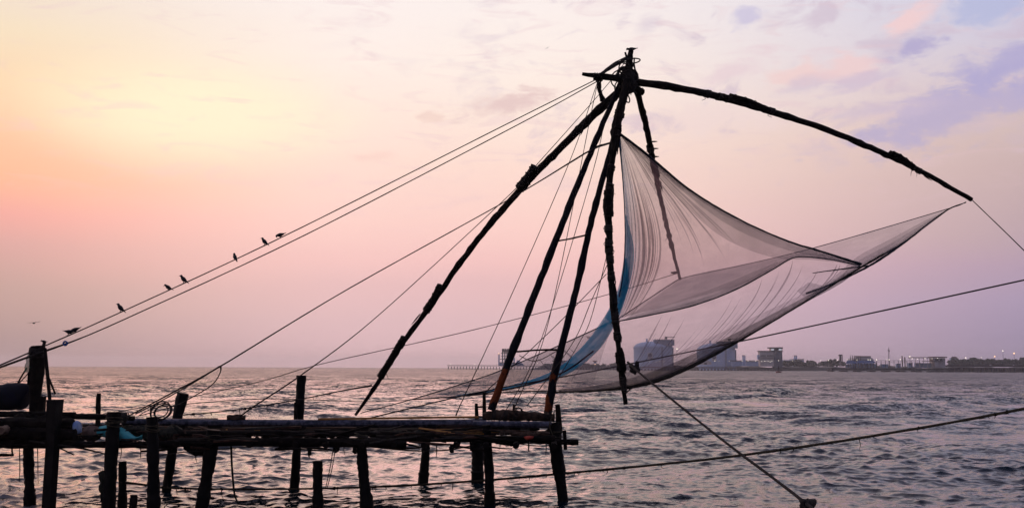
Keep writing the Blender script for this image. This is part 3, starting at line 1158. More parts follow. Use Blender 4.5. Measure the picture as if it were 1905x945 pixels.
# beams and pipes
for nm, pts, mt, sd in (
        ('steel_pipe', [(228, 784, 27.0, 13), (420, 786.5, 27.0, 13.5), (700, 787, 27.0, 13.5), (905, 786, 27.0, 13)], IRON, 31),
        ('steel_pipe', [(880, 788, 26.5, 11), (960, 789, 26.5, 12), (1026, 790, 26.5, 13)], IRON, 32),
        ('side_beam', [(330, 822, 25.2, 15), (520, 822, 25.2, 17), (756, 826, 25.2, 14)], WOOD, 33),
        ('side_beam', [(700, 815, 25.3, 12), (880, 816, 25.4, 12), (1032, 815, 25.6, 11)], WOOD, 34),
        ('side_beam', [(300, 806, 25.6, 9), (560, 806, 25.6, 11), (820, 808, 25.6, 9)], WOOD, 35),
        ('side_beam', [(120, 826, 25.2, 12), (240, 827, 25.2, 12), (345, 824, 25.2, 12)], WOOD, 36),
        ('end_log', [(880, 818, 26.0, 10), (980, 820, 26.0, 10), (1076, 822.5, 26.0, 11)], WOOD, 37),
        ('side_beam', [(-60, 770, 25.8, 11), (80, 770, 25.8, 10), (140, 771, 25.8, 9)], WOOD, 38),
        ('side_beam', [(-60, 786, 25.3, 22), (60, 788, 25.3, 22), (136, 788, 25.3, 20)], WOOD, 39),
        ('side_beam', [(-60, 806, 25.2, 23), (60, 806, 25.2, 23), (140, 808, 25.2, 20)], WOOD, 40),
        ('side_beam', [(-60, 824, 25.3, 18), (40, 825, 25.3, 18), (150, 826, 25.3, 14)], WOOD, 41),
        ('side_beam', [(125, 774, 26.2, 11), (180, 775, 26.2, 11), (250, 778, 26.2, 9)], WOOD, 42),
        ('back_beam', [(-60, 795, 29.5, 14), (400, 796, 29.5, 13), (1000, 797, 29.5, 13)], WOOD, 43),
        ('cross_log', [(0, 801, 24.6, 15), (12, 799, 25.2, 17), (19, 798, 25.8, 16)], material('pale_log', (.16, .10, .065), (.25, .17, .11), 5, .8, .4, 40), 44),
        ('broken_log', [(25, 846, 25.5, 5), (-10, 846, 25.5, 6), (-40, 846, 25.6, 7)], WOOD, 45),
        ('hanging_log', [(345, 828, 25.6, 16), (365, 836, 25.6, 22), (392, 834, 25.6, 22)], WOOD, 46),
        ('broken_log', [(511, 835, 25.8, 4), (525, 834, 25.8, 8), (552, 831, 25.8, 9)], WOOD, 47),
        ('broken_log', [(922, 822, 25.9, 7), (945, 826, 25.9, 6), (960, 827, 25.9, 7)], WOOD, 48),
        ('broken_log', [(262, 839, 26, 4), (290, 838, 26, 4), (320, 834, 26, 5)], WOOD, 49)):
    g = G()
    log_between(g, pts, 20, 9, .02 if nm == 'steel_pipe' else .12, sd)
    mesh_obj(nm, g, mt, pier)
# cross beams under the deck
for i, px in enumerate((30, 100, 205, 285, 335, 395, 470, 553, 610, 676, 735, 790, 850, 905, 960, 1030)):
    g = G()
    a = P(px, 815, 25.3)
    xx = a.x
    g.tube([(xx, 25.0, 1.60), (xx + rnd.uniform(-.1, .1), 27.5, 1.62), (xx * 1.02, 30.2, 1.62)], [.08, .085, .08], 8, .1, 60 + i)
    mesh_obj('cross_beam', g, WOOD, pier)
# deck planks, each a board of its own, laid lengthwise in uneven runs
xl, xr = P(-40, 800, 25.6).x, P(1022, 800, 25.6).x
row = 0
y = 25.55
while y < 29.9:
    wd = rnd.uniform(.15, .26)
    x = xl - rnd.uniform(0, 2)
    while x < xr:
        L = rnd.uniform(2.0, 4.2)
        if rnd.random() < .86:
            z = 1.745 + rnd.uniform(-.015, .03)
            x1 = min(x + L, xr + rnd.uniform(-.5, .25))
            if x1 - x > .4:
                g = G()
                g.bar((x, y + wd / 2 + rnd.uniform(-.03, .03), z + rnd.uniform(-.03, .03)),
                      (x1, y + wd / 2 + rnd.uniform(-.03, .03), z + rnd.uniform(-.03, .03)), wd, .035)
                mesh_obj('plank', g, PLANK if rnd.random() < .3 else WOOD, pier, smooth=False)
        x += L + rnd.uniform(.02, .25)
    y += wd + rnd.uniform(.02, .12)
# loose laths and broken boards
for i in range(34):
    px = rnd.choice((rnd.uniform(770, 890), rnd.uniform(800, 880), rnd.uniform(300, 420), rnd.uniform(230, 640)))
    py = rnd.uniform(797, 808)
    Yd = rnd.uniform(25.6, 27.0)
    a = P(px, py, Yd)
    a.z = 1.80 + rnd.uniform(0, .1)
    L = rnd.uniform(.6, 1.9)
    an = rnd.gauss(0, .16)
    g = G()
    g.bar(a, a + Vector((L * math.cos(an), L * math.sin(an) * .8, rnd.uniform(-.06, .06))), rnd.uniform(.03, .09), .02)
    mesh_obj('loose_lath', g, rnd.choice((PLANK, PLANK, LATH, WOOD)), pier, smooth=False)
for a, b, wd, th, mt in (((592, 779.2, 26.98), (890, 775.3, 26.98), .06, .05, LATH), ((880, 775, 27.1), (915, 774.5, 27.1), .06, .04, PLANK),
                         ((425, 799, 26.2), (560, 794, 26.3), .2, .06, PLANK), ((318, 779, 27.15), (405, 778.5, 27.15), .05, .03, PLANK),
                         ((322, 809, 25.5), (395, 803, 25.9), .05, .04, PLANK), ((780, 796, 26), (838, 804, 25.7), .06, .03, LATH),
                         ((850, 797, 26), (1010, 803, 25.9), .1, .03, PLANK), ((900, 800, 25.8), (1016, 808, 25.8), .12, .03, WOOD),
                         ((370, 793, 26.5), (410, 806, 25.8), .09, .03, PLANK)):
    g = G()
    g.bar(P(*a), P(*b), wd, th)
    mesh_obj('loose_lath', g, mt, pier, smooth=False)
# heaps of old net and sticks poking out of the deck's side
for i, (x0, x1, y0, wd) in enumerate(((236, 330, 806, 22), (300, 420, 811, 18), (30, 130, 781, 16), (690, 790, 808, 10), (930, 1020, 807, 9), (455, 640, 812, 9))):
    g = G()
    for k in range(12):
        px = x0 + (x1 - x0) * (k + .5) / 12
        c = P(px, y0 + rnd.uniform(-3, 3), 25.7)
        rr = W(wd, 25.7) * rnd.uniform(.7, 1.2)
        g.blob(c, (rr * 1.5, rr * 1.2, rr), 300 + i * 20 + k, .3, 9, 6)
    o = mesh_obj('net_heap', g, (WEED, CANVAS, WOOD)[i % 3], pier)
for i in range(70):
    px = rnd.uniform(-20, 950)
    py = rnd.uniform(797, 833)
    a = P(px, py, rnd.uniform(24.9, 25.4))
    L = rnd.uniform(.25, 1.3)
    an = rnd.gauss(0, .22)
    g = G()
    b_ = a + Vector((L * math.cos(an), rnd.uniform(-.15, .1), L * math.sin(an) * .6))
    g.tube([a, (a + b_) / 2 + Vector((0, 0, rnd.uniform(-.03, .03))), b_], [rnd.uniform(.01, .03), rnd.uniform(.015, .035), rnd.uniform(.006, .02)], 5, .25, i)
    mesh_obj('stick', g, rnd.choice((WOOD, WOOD, PLANK, ROPE)), pier)
# blocks that lift the pipe off the deck
for px in (240, 335, 400, 556, 676, 800, 905):
    g = G()
    a = P(px, 800, 27.0)
    g.box((a.x, 27.0, 1.85), (.16, .14, .10))
    mesh_obj('block', g, WOOD, pier, smooth=False)
# rags and weed hanging under the deck
for i, (px, py, L, wpx) in enumerate(((575, 833, 14, 9), (626, 832, 9, 14), (660, 832, 12, 8), (840, 832, 10, 9), (984, 828, 12, 3), (1016, 830, 16, 2),
                                      (575, 832, 20, 3), (36, 836, 60, 1.5), (70, 838, 62, 1.5), (225, 832, 22, 1.5), (262, 832, 20, 1.5), (365, 838, 22, 1.5),
                                      (640, 832, 14, 1.5), (780, 828, 12, 1.5), (812, 832, 18, 1.5), (930, 826, 10, 1.5), (22, 838, 10, 3))):
    g = G()
    pts = [(px, py - 6, 25.4, wpx), (px + rnd.uniform(-1, 1), py + L * .5, 25.4, wpx * rnd.uniform(.8, 1.3)), (px + rnd.uniform(-2, 2) + (3 if i == 0 else 0), py + L, 25.4, wpx * .6)]
    log_between(g, pts, 8, 6, .3, 80 + i)
    mesh_obj('hanging_rag' if wpx > 3 else 'hanging_cord', g, WEED, pier)
g = G()
w, r = PC([(430, 826, 25.4, 4), (431, 860, 25.4, 4), (434, 900, 25.4, 4), (437, 922, 25.4, 3.5), (444, 938, 25.4, 3)], 16)
g.tube(w, r, 5)
mesh_obj('hanging_cord', g, WEED, pier)
g = G()
w, r = PC([(690, 831, 25.3, 2.5), (770, 838, 25.3, 2.5), (830, 837, 25.3, 2.5), (880, 828, 25.3, 2.5)], 16)
g.tube(w, r, 5, .15)
mesh_obj('sagging_rope', g, ROPE, pier)
g = G()
w, r = PC([(955, 824, 25.6, 2), (1000, 829, 25.6, 2), (1030, 828, 25.6, 2)], 12)
g.tube(w, r, 5, .15)
mesh_obj('sagging_rope', g, ROPE, pier)
# lashings on the pier
for px, py, Y, R, n in ((212, 778, 25.0, 30, 5), (672, 808, 25.4, 24, 4), (905, 815, 26.0, 22, 4), (1032, 800, 26.6, 29, 4), (395, 812, 25.3, 29, 4), (283, 790, 24.7, 24, 4)):
    g = G()
    for k in range(n):
        c = P(px, py + k * 3, Y)
        tl = Vector((1, 0, rnd.uniform(-.25, .25))).normalized()
        g.ring(c, W(R, Y), .012, tl, Vector((0, 1, rnd.uniform(-.2, .2))).normalized(), 18, 5)
    mesh_obj('lashing', g, ROPEG, pier)
g = G()
g.blob(P(227, 777, 25.6), (.17, .14, .12), 4, .3)
for k in range(5):
    g.ring(P(222 + k * 3, 777, 25.5), W(20, 25.5), .014, Vector((.3, 0, 1)).normalized(), Vector((0, 1, 0)), 14, 5)
mesh_obj('rope_bundle', g, ROPE, pier)
g = G()
log_between(g, [(423, 777, 27, 9), (440, 776, 27, 12), (456, 777, 27, 10)], 8, 8, .2, 5)
mesh_obj('rope_bundle', g, CANVAS, pier)
# weed clump at the foot of the third pile
g = G()
for k in range(9):
    c = P(203 - rnd.uniform(0, 14), 905 + rnd.uniform(-22, 24), 25.0)
    g.blob(c, (.09, .09, .12), k, .3, 7, 5)
mesh_obj('weed_clump', g, WEED, pier)

# pivot log on the pier's end, wrapped in canvas
g = G()
log_between(g, [(898, 773, 27.0, 13), (930, 772, 27.0, 20), (980, 774, 27.0, 18), (1032, 777, 27.0, 14)], 26, 10, .12, 90)
pv = mesh_obj('pivot_log', g, CANVAS, pier)
for px in (916, 938, 955, 1012, 1020):
    g = G()
    for k in range(3):
        g.ring(P(px + k * 2.5, 773, 27.0), W(20, 27), .013, Vector((.15, 0, 1)).normalized(), Vector((0, 1, 0)), 16, 5)
    mesh_obj('lashing', g, ROPE, pv)
g = G()
log_between(g, [(955, 770, 26.8, 7), (956, 758, 26.8, 5), (957, 752, 26.8, 6)], 6, 6, .1, 7)
g.ring(P(962, 766, 26.8), W(16, 26.8), .018, Vector((1, 0, .2)).normalized(), Vector((0, .3, 1)).normalized(), 20, 5)
g.ring(P(966, 765, 26.8), W(13, 26.8), .015, Vector((1, 0, -.2)).normalized(), Vector((0, .3, 1)).normalized(), 20, 5)
mesh_obj('rope_knot', g, CANVAS, pv)
for k, (x0, x1) in enumerate(((912, 935), (948, 968), (985, 1004))):
    g = G()
    g.tube([P(x0, 797, 26.7), P((x0 + x1) / 2, 796, 26.7), P(x1, 797, 26.7)], [W(8, 26.7), W(11, 26.7), W(7, 26.7)], 8, .2, k)
    mesh_obj('chock', g, WOOD, pv)

# things lying on the pier
g = G()


def cloth(name, corners, nu, nv, depth_amp, mat, label, cat, seed):
    r_ = random.Random(seed)
    g = G()
    ph = [r_.uniform(0, 6.28) for _ in range(6)]
    for side in (0, 1):
        base = len(g.v)
        for i in range(nu + 1):
            u = i / nu
            for j in range(nv + 1):
                v = j / nv
                t0 = np.array(spline(corners[0], nu + 1)[i])
                b0 = np.array(spline(corners[1], nu + 1)[i])
                q = t0 * (1 - v) + b0 * v
                w = P(*q[:3])
                d = depth_amp * (math.sin(u * 9 + v * 4 + ph[0]) + .6 * math.sin(u * 17 - v * 6 + ph[1]) + .5 * math.sin(v * 11 + ph[2]))
                bul = math.sin(math.pi * u) ** .6 * math.sin(math.pi * v) ** .6
                w.y += (-.22 * bul + d) if side == 0 else (.16 * bul + d * .5 + .02)
                g.v.append(tuple(w))
        for i in range(nu):
            for j in range(nv):
                a = base + i * (nv + 1) + j
                q = (a, a + 1, a + nv + 2, a + nv + 1)
                g.f.append(q if side == 0 else q[::-1])
    c = P(corners[1][1][0], corners[1][1][1], corners[1][1][2])
    o = mesh_obj(name, g, mat, None, c)
    return tag(o, label, cat)


cloth('tarpaulin', ([(184, 793, 25.5), (212, 789, 25.5), (232, 798, 25.4), (252, 812, 25.3), (265, 808, 25.3)],
                    [(180, 806, 25.5), (205, 818, 25.4), (230, 819.5, 25.3), (252, 818, 25.3), (264, 819, 25.3)]), 26, 10, .02, TEAL,
      'crumpled teal tarpaulin lying on the pier beside the third pile', 'tarpaulin', 3)
cloth('plastic_bag', ([(136, 785, 25.5), (143, 782, 25.4), (151, 786, 25.5)], [(136, 804, 25.5), (143, 807, 25.4), (152, 803, 25.5)]), 10, 8, .012, WHITEB,
      'pale blue and white plastic bag stuffed under the pier rail', 'bag', 4)
cloth('red_rag', ([(974, 812, 25.35), (984, 810, 25.3), (994, 811, 25.35)], [(977, 817, 25.35), (984, 819, 25.3), (991, 816, 25.35)]), 8, 6, .01, RED,
      'small red rag caught on the side of the pier near its end', 'rag', 6)
g = G()
c = P(170, 806, 25.9)
g.blob(c, (.26, .2, .2), 8, .08, 16, 10)
tag(mesh_obj('sack', g, SACK, None, c), 'rounded brown sack between the plastic bag and teal tarpaulin', 'sack')
g = G()
w, r = PC([(-45, 742, 26.6, 46), (0, 739, 26.6, 48), (30, 737, 26.6, 50), (47, 738, 26.6, 48), (53, 740, 26.6, 40)], 16)
g.tube(w, r, 18, .035, 6)
tag(mesh_obj('covered_drum', g, BLUET, None, P(20, 764, 26.6)), 'dark blue tarpaulin wrapped bundle on the pier at the left edge', 'bundle')
g = G()
log_between(g, [(80, 737, 26.0, 12), (79, 752, 26.0, 12), (78, 768, 26.0, 12)], 6, 4, .05, 3)
tag(mesh_obj('short_stub', g, WOOD, None, P(78, 768, 26)), 'short square stub between the tall wrapped post and sawn pile', 'post')
# wire coil
c = P(302, 764, 24.9)
t = thing('wire_coil', P(290, 772, 24.9), 'loose coil of wire hung on top of a pier pile', 'wire coil')
for k in range(4):
    g = G()
    g.ring(c + Vector((rnd.uniform(-.05, .05), rnd.uniform(-.05, .05), rnd.uniform(-.02, .02))), W((38, 34, 30, 24)[k], 25), .016,
           Vector((1, rnd.uniform(-.3, .3), .1)).normalized(), Vector((0, .35, .62 if k else .75)).normalized(), 30, 5)
    mesh_obj('wire_loop', g, ROPE, t)
g = G()
g.tube([P(281, 775, 24.8), P(280, 762, 24.8), P(281, 754, 24.8), P(284, 757, 24.8)], .02, 5)
mesh_obj('tie', g, ROPE, t)

# tall wrapped post at the left end with its props
t = thing('mooring_post', P(68, 770, 26.4), 'tall thick post wrapped with rope and net scraps at the left end', 'post')
g = G()
log_between(g, [(70, 643, 26.4, 22), (70, 652, 26.4, 29), (69, 690, 26.4, 27), (66, 730, 26.4, 21), (65, 772, 26.4, 20)], 20, 10, .06, 12)
mesh_obj('trunk', g, WOOD, t)
for a, b, wd in (((84, 648, 26.2), (93, 746, 25.9), 6), ((86, 690, 26.4), (103, 733, 26.6), 3.5), ((50, 684, 26.4), (33, 713, 26.3), 3), ((74, 700, 26.6), (78, 688, 26.6), 3),
                 ((53, 692, 26.3), (52, 716, 26.3), 3.5), ((56, 690, 26.3), (36, 712, 26.0), 2)):
    g = G()
    g.tube([P(*a), P((a[0] + b[0]) / 2 + rnd.uniform(-.6, .6), (a[1] + b[1]) / 2, (a[2] + b[2]) / 2), P(*b)], W(wd, 26.3), 7, .1, 3)
    mesh_obj('prop', g, WOOD, t)
g = G()
for k in range(8):
    g.ring(P(70, 648 + k * 2.2, 26.4), W(27 + rnd.uniform(0, 3), 26.4), .016, Vector((1, 0, rnd.uniform(-.2, .2))).normalized(), Vector((0, 1, .1)).normalized(), 18, 5)
g.tube([P(80, 644, 26.2), P(83, 636, 26.2)], W(6, 26.3), 6, .2)
mesh_obj('lashing', g, ROPE, t)
g = G()
n0 = 8
for i in range(n0 + 1):
    for j in range(7):
        u, v = i / n0, j / 6
        q = P(58 - 14 * v * (.5 + .5 * u) + 1.0 * math.sin(i * 2.0), 656 + 36 * u, 26.3 + .06 * math.sin(i * 1.7 + j))
        g.v.append(tuple(q))
for i in range(n0):
    for j in range(6):
        g.f.append((i * 7 + j, i * 7 + j + 1, (i + 1) * 7 + j + 1, (i + 1) * 7 + j))
mesh_obj('net_scrap', g, net_mat('teal_net_scrap', (.05, .16, .14), .7), t)
# free stakes standing in the water
for pts, lab, sd in (([(591, 857, 25.1, 17), (591, 900, 25.1, 18), (592, 945, 25.1, 18)], 'sawn off stake standing free in water under the pier deck', 51),
                     ([(228, 858, 25.6, 14), (228, 900, 25.6, 14), (228, 930, 25.6, 15)], 'short stake just right of the weed covered pile', 52),
                     ([(249, 920, 24.7, 13), (248, 935, 24.7, 13), (246, 950, 24.7, 13)], 'lowest stake, barely out of the water at the bottom edge', 53)):
    o = pile(pts, None, sd, 'water_stake')
    tag(o, lab, 'stake', 'stakes standing in the water')

# ------------------------------------------------------------------ cantilever lifting frame
AP = P(1168, 155, 28)
frame = thing('net_frame', P(968, 772, 27.0), 'great tilted lifting frame of lashed poles and four bowed arms', 'lifting frame')


def limb(name, pts, mat, seed, n=40, jit=.05, sides=10, label=None):
    g = G()
    w, r = PC(pts, n)
    r_ = random.Random(seed)
    # knots and uneven girth along the pole
    rr = [q * (.85 + .025 * math.sin(i * .9 + seed) + (.13 if r_.random() < .1 else 0)) for i, q in enumerate(r)]
    off = [Vector((r_.gauss(0, .006), r_.gauss(0, .006), r_.gauss(0, .006))) for _ in w]
    w = [a + (b if 0 < i < len(w) - 1 else Vector()) for i, (a, b) in enumerate(zip(w, off))]
    g.tube(w, rr, sides, jit, seed)
    o = mesh_obj(name, g, mat, frame)
    if label:
        o['label'] = label
    return o


def splice(par, pts, seed, n=9, sides=8):
    """short lengths of pole lashed alongside"""
    g = G()
    w, r = PC(pts, n)
    g.tube(w, [max(r) * .97] * n, 6, .10, seed)
    r_ = random.Random(seed)
    for k in range(1, n - 1, 2):
        t = (w[k + 1] - w[k - 1]).normalized()
        a = t.cross(Vector((0, 1, 0))).normalized()
        g.ring(w[k], max(r) * 1.0, max(r) * .10, a, t.cross(a), 12, 5)
    return mesh_obj('splice', g, WOOD, par)


legA = limb('leg', [(914, 763, 27.0, 17), (943, 681, 27.1, 16), (1013, 500, 27.4, 15), (1068, 360, 27.6, 14), (1122, 230, 27.9, 12), (1150, 165, 28, 11), (1170, 116, 28.1, 9)],
            RUST, 1, 46, .03, 10, 'dark pipe leg, left of the pair, with rusty foot')
legB = limb('leg', [(1019, 768, 27.0, 17), (1033, 690, 27.1, 17), (1051, 620, 27.2, 15.5), (1075, 524, 27.4, 14.5), (1101, 408, 27.6, 14), (1136, 278, 27.85, 12), (1163, 165, 28.05, 11)],
            RUST, 2, 46, .03, 10, 'dark pipe leg, right of the pair, rusted orange at the foot')
rung = limb('rung', [(956, 654, 27.1, 4.5), (1000, 651, 27.1, 4), (1041, 650.5, 27.1, 4)], WOOD, 3, 8, .1, 6)
limb('rung', [(1036, 449, 27.4, 4), (1062, 444, 27.4, 3.5), (1092, 437, 27.4, 4)], WOOD, 4, 8, .1, 6)
limb('rung', [(1104, 276, 27.7, 6), (1120, 271, 27.75, 5), (1138, 265, 27.8, 4)], WOOD, 5, 8, .1, 6)
head = limb('mast_head', [(1174, 95, 28.1, 11), (1171, 115, 28.1, 14), (1168, 140, 28.05, 19), (1164, 172, 28, 21)], WOOD, 6, 12, .12)
limb('mast_peg', [(1163, 98, 28.1, 5), (1167, 112, 28.1, 6), (1169, 130, 28.1, 6)], WOOD, 7, 5, .1, 6)
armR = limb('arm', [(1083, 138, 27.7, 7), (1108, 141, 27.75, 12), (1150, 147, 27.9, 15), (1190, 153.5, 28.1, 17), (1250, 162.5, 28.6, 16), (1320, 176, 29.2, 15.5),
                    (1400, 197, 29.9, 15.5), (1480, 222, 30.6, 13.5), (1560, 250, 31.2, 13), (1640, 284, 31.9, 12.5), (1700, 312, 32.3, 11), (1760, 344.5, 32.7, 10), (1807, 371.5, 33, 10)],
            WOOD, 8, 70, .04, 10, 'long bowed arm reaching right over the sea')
splice(armR, [(1358, 180, 29.5, 9), (1395, 190, 29.8, 13), (1428, 206, 30.1, 9)], 2)
splice(armR, [(1656, 285, 31.9, 10), (1675, 293, 32.1, 12), (1698, 310, 32.3, 9)], 3)
splice(armR, [(1104, 143, 27.65, 16), (1112, 144, 27.65, 16), (1120, 145, 27.7, 15)], 4)
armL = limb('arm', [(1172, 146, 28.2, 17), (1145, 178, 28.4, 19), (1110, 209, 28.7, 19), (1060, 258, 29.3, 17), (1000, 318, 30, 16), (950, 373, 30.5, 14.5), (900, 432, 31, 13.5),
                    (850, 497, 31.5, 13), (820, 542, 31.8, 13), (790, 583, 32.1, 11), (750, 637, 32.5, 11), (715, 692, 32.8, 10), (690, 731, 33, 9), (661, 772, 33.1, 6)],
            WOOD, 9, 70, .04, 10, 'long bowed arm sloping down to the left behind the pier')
splice(armL, [(997, 311, 29.9, 19), (984, 330, 30.05, 21), (966, 352, 30.2, 17)], 5)
splice(armL, [(820, 531, 31.6, 11), (807, 556, 31.8, 15), (793, 579, 32, 12)], 6)
splice(armL, [(752, 627, 32.3, 12), (733, 660, 32.5, 14), (707, 702, 32.7, 11)], 7)
armF = limb('arm', [(1168, 150, 27.8, 18), (1158, 190, 27.6, 19), (1147, 232, 27.5, 20), (1141, 285, 27.35, 14), (1134, 340, 27.2, 14), (1132, 390, 27.0, 17), (1133, 440, 26.9, 14),
                    (1136, 500, 26.7, 13.5), (1141, 560, 26.5, 15), (1146, 605, 26.4, 15), (1151, 650, 26.3, 11), (1156, 675, 26.25, 16), (1158, 700, 26.2, 11), (1161, 730, 26.15, 9.5), (1164, 752, 26.1, 9)],
            WOOD, 10, 80, .10, 10, 'knotty wrapped arm hanging almost straight down in front')
splice(armF, [(1152, 205, 27.5, 16), (1148, 240, 27.4, 12)], 8, 7)
splice(armF, [(1133, 355, 27.0, 16), (1131, 385, 26.9, 19), (1133, 404, 26.9, 17)], 9)
splice(armF, [(1152, 655, 26.2, 14), (1155, 676, 26.15, 18), (1157, 690, 26.1, 14)], 10, 7)
armB = limb('arm', [(1176, 146, 28.4, 15), (1189, 185, 29.4, 14), (1203, 240, 30.8, 13), (1215, 300, 32.1, 11.5), (1228, 365, 33.7, 10), (1243, 430, 35.1, 8.5), (1255, 480, 36.2, 7), (1265, 519, 37, 6)],
            WOOD, 11, 60, .07, 10, 'short looking arm running away behind the net')
splice(armB, [(1181, 160, 28.8, 10), (1187, 168, 28.9, 14), (1196, 172, 29, 12)], 12, 7)
for (px, py, Y) in ((1216, 264, 31.3), (1218, 277, 31.6), (1219, 292, 31.9), (1223, 323, 32.6)):
    g = G()
    g.tube([P(px - 4, py, Y), P(px + 2, py - .3, Y), P(px + 7, py - .5, Y)], [W(3, Y), W(3, Y), W(1.2, Y)], 6, .1)
    mesh_obj('peg', g, WOOD, armB)
# turns of rope and loose bark along the arms
def wraps(par, pts, count, seed, n=80):
    r_ = random.Random(seed)
    w, r = PC(pts, n)
    for c_ in range(count):
        i = r_.randint(3, n - 4)
        t = (w[i + 1] - w[i - 1]).normalized()
        a = t.cross(Vector((0, 1, 0))).normalized()
        g = G()
        for k in range(r_.randint(2, 5)):
            g.ring(w[i] + t * k * .035, r[i] * r_.uniform(.93, 1.08), .018, (a + t * r_.uniform(-.3, .3)).normalized(), t.cross(a), 14, 5)
        if r_.random() < .6:
            e = w[i] + a * r[i] * r_.choice((-1, 1))
            g.tube([e, e + Vector((r_.uniform(-.05, .05), 0, -.06)), e + Vector((r_.uniform(-.1, .1), 0, r_.uniform(-.2, -.1)))], [.012, .01, .005], 4)
        mesh_obj('rope_wrap', g, ROPE, par)
    for c_ in range(count):
        i = r_.randint(3, n - 8)
        t = (w[i + 4] - w[i]).normalized()
        a = t.cross(Vector((0, 1, 0))).normalized() * r_.choice((-1, 1))
        g = G()
        L_ = r_.uniform(.15, .5)
        p0 = w[i] + a * r[i] * .85
        g.tube([p0, p0 + t * L_ * .5 + a * .012, p0 + t * L_ + a * r_.uniform(.0, .04)], [.018, .026, .008], 5, .3, c_)
        mesh_obj('bark_strip', g, WOOD, par)


wraps(armR, [(1190, 153.5, 28.1, 15), (1320, 176, 29.2, 14), (1480, 222, 30.6, 12), (1640, 284, 31.9, 11), (1760, 344.5, 32.7, 9), (1800, 367, 33, 8)], 6, 1)
wraps(armL, [(1145, 178, 28.4, 17), (1060, 258, 29.3, 15), (950, 373, 30.5, 13), (850, 497, 31.5, 11.5), (750, 637, 32.5, 10), (690, 731, 33, 8)], 8, 2)
wraps(armF, [(1158, 190, 27.6, 17), (1141, 285, 27.35, 13), (1132, 390, 27.0, 15), (1136, 500, 26.7, 12.5), (1146, 605, 26.4, 13), (1158, 700, 26.2, 10), (1163, 745, 26.1, 8.5)], 30, 3)
wraps(armB, [(1189, 185, 29.4, 13.5), (1215, 300, 32.1, 12), (1243, 430, 35.1, 9), (1260, 500, 36.6, 6)], 9, 4)
# lashings at the head
g = G()
for k in range(34):
    c = P(1166 + rnd.gauss(0, 5), 150 + rnd.gauss(0, 13), 28.0)
    a = Vector((rnd.gauss(0, 1), rnd.gauss(0, .6), rnd.gauss(0, 1))).normalized()
    b = a.cross(Vector((rnd.gauss(0, 1), rnd.gauss(0, 1), rnd.gauss(0, 1)))).normalized()
    g.ring(c, rnd.uniform(.14, .27), .02, a, a.cross(b).normalized(), 18, 5)
g.blob(P(1168, 152, 28.05), (.24, .24, .33), 3, .25)
mesh_obj('lashing', g, ROPE, head)
g = G()
for pts in ([(1172, 106, 28, 2), (1182, 130, 28, 3), (1188, 146, 28, 3)], [(1180, 108, 28, 3), (1180, 122, 28, 3), (1184, 142, 28, 4)], [(1168, 160, 27.8, 2), (1173, 172, 27.8, 2), (1174, 178, 27.8, 1)]):
    w, r = PC(pts, 8)
    g.tube(w, r, 5, .2)
mesh_obj('frayed_rope', g, ROPE, head)
# stay and strop between tail, mast head and left arm
g = G()
for pts in ([(1120, 138, 27.7, 4), (1145, 121, 27.9, 6), (1168, 108, 28, 5)], [(1114, 140, 27.7, 3), (1142, 118, 27.9, 2), (1166, 106, 28, 2)]):
    w, r = PC(pts, 12)
    g.tube(w, r, 6, .25)
mesh_obj('tail_stay', g, ROPE, armR)
g = G()
for pts in ([(1112, 148, 27.7, 4), (1115, 168, 27.9, 7), (1119, 188, 28.3, 6)], [(1117, 150, 27.7, 3), (1117, 170, 27.9, 5), (1124, 186, 28.3, 5)]):
    w, r = PC(pts, 10)
    g.tube(w, r, 6, .25)
mesh_obj('strop', g, ROPE, armR)

# ------------------------------------------------------------------ the net
net = thing('fishing_net', P(1185, 722, 26.2), 'huge translucent blue grey fishing net slung between the four arms', 'fishing net')


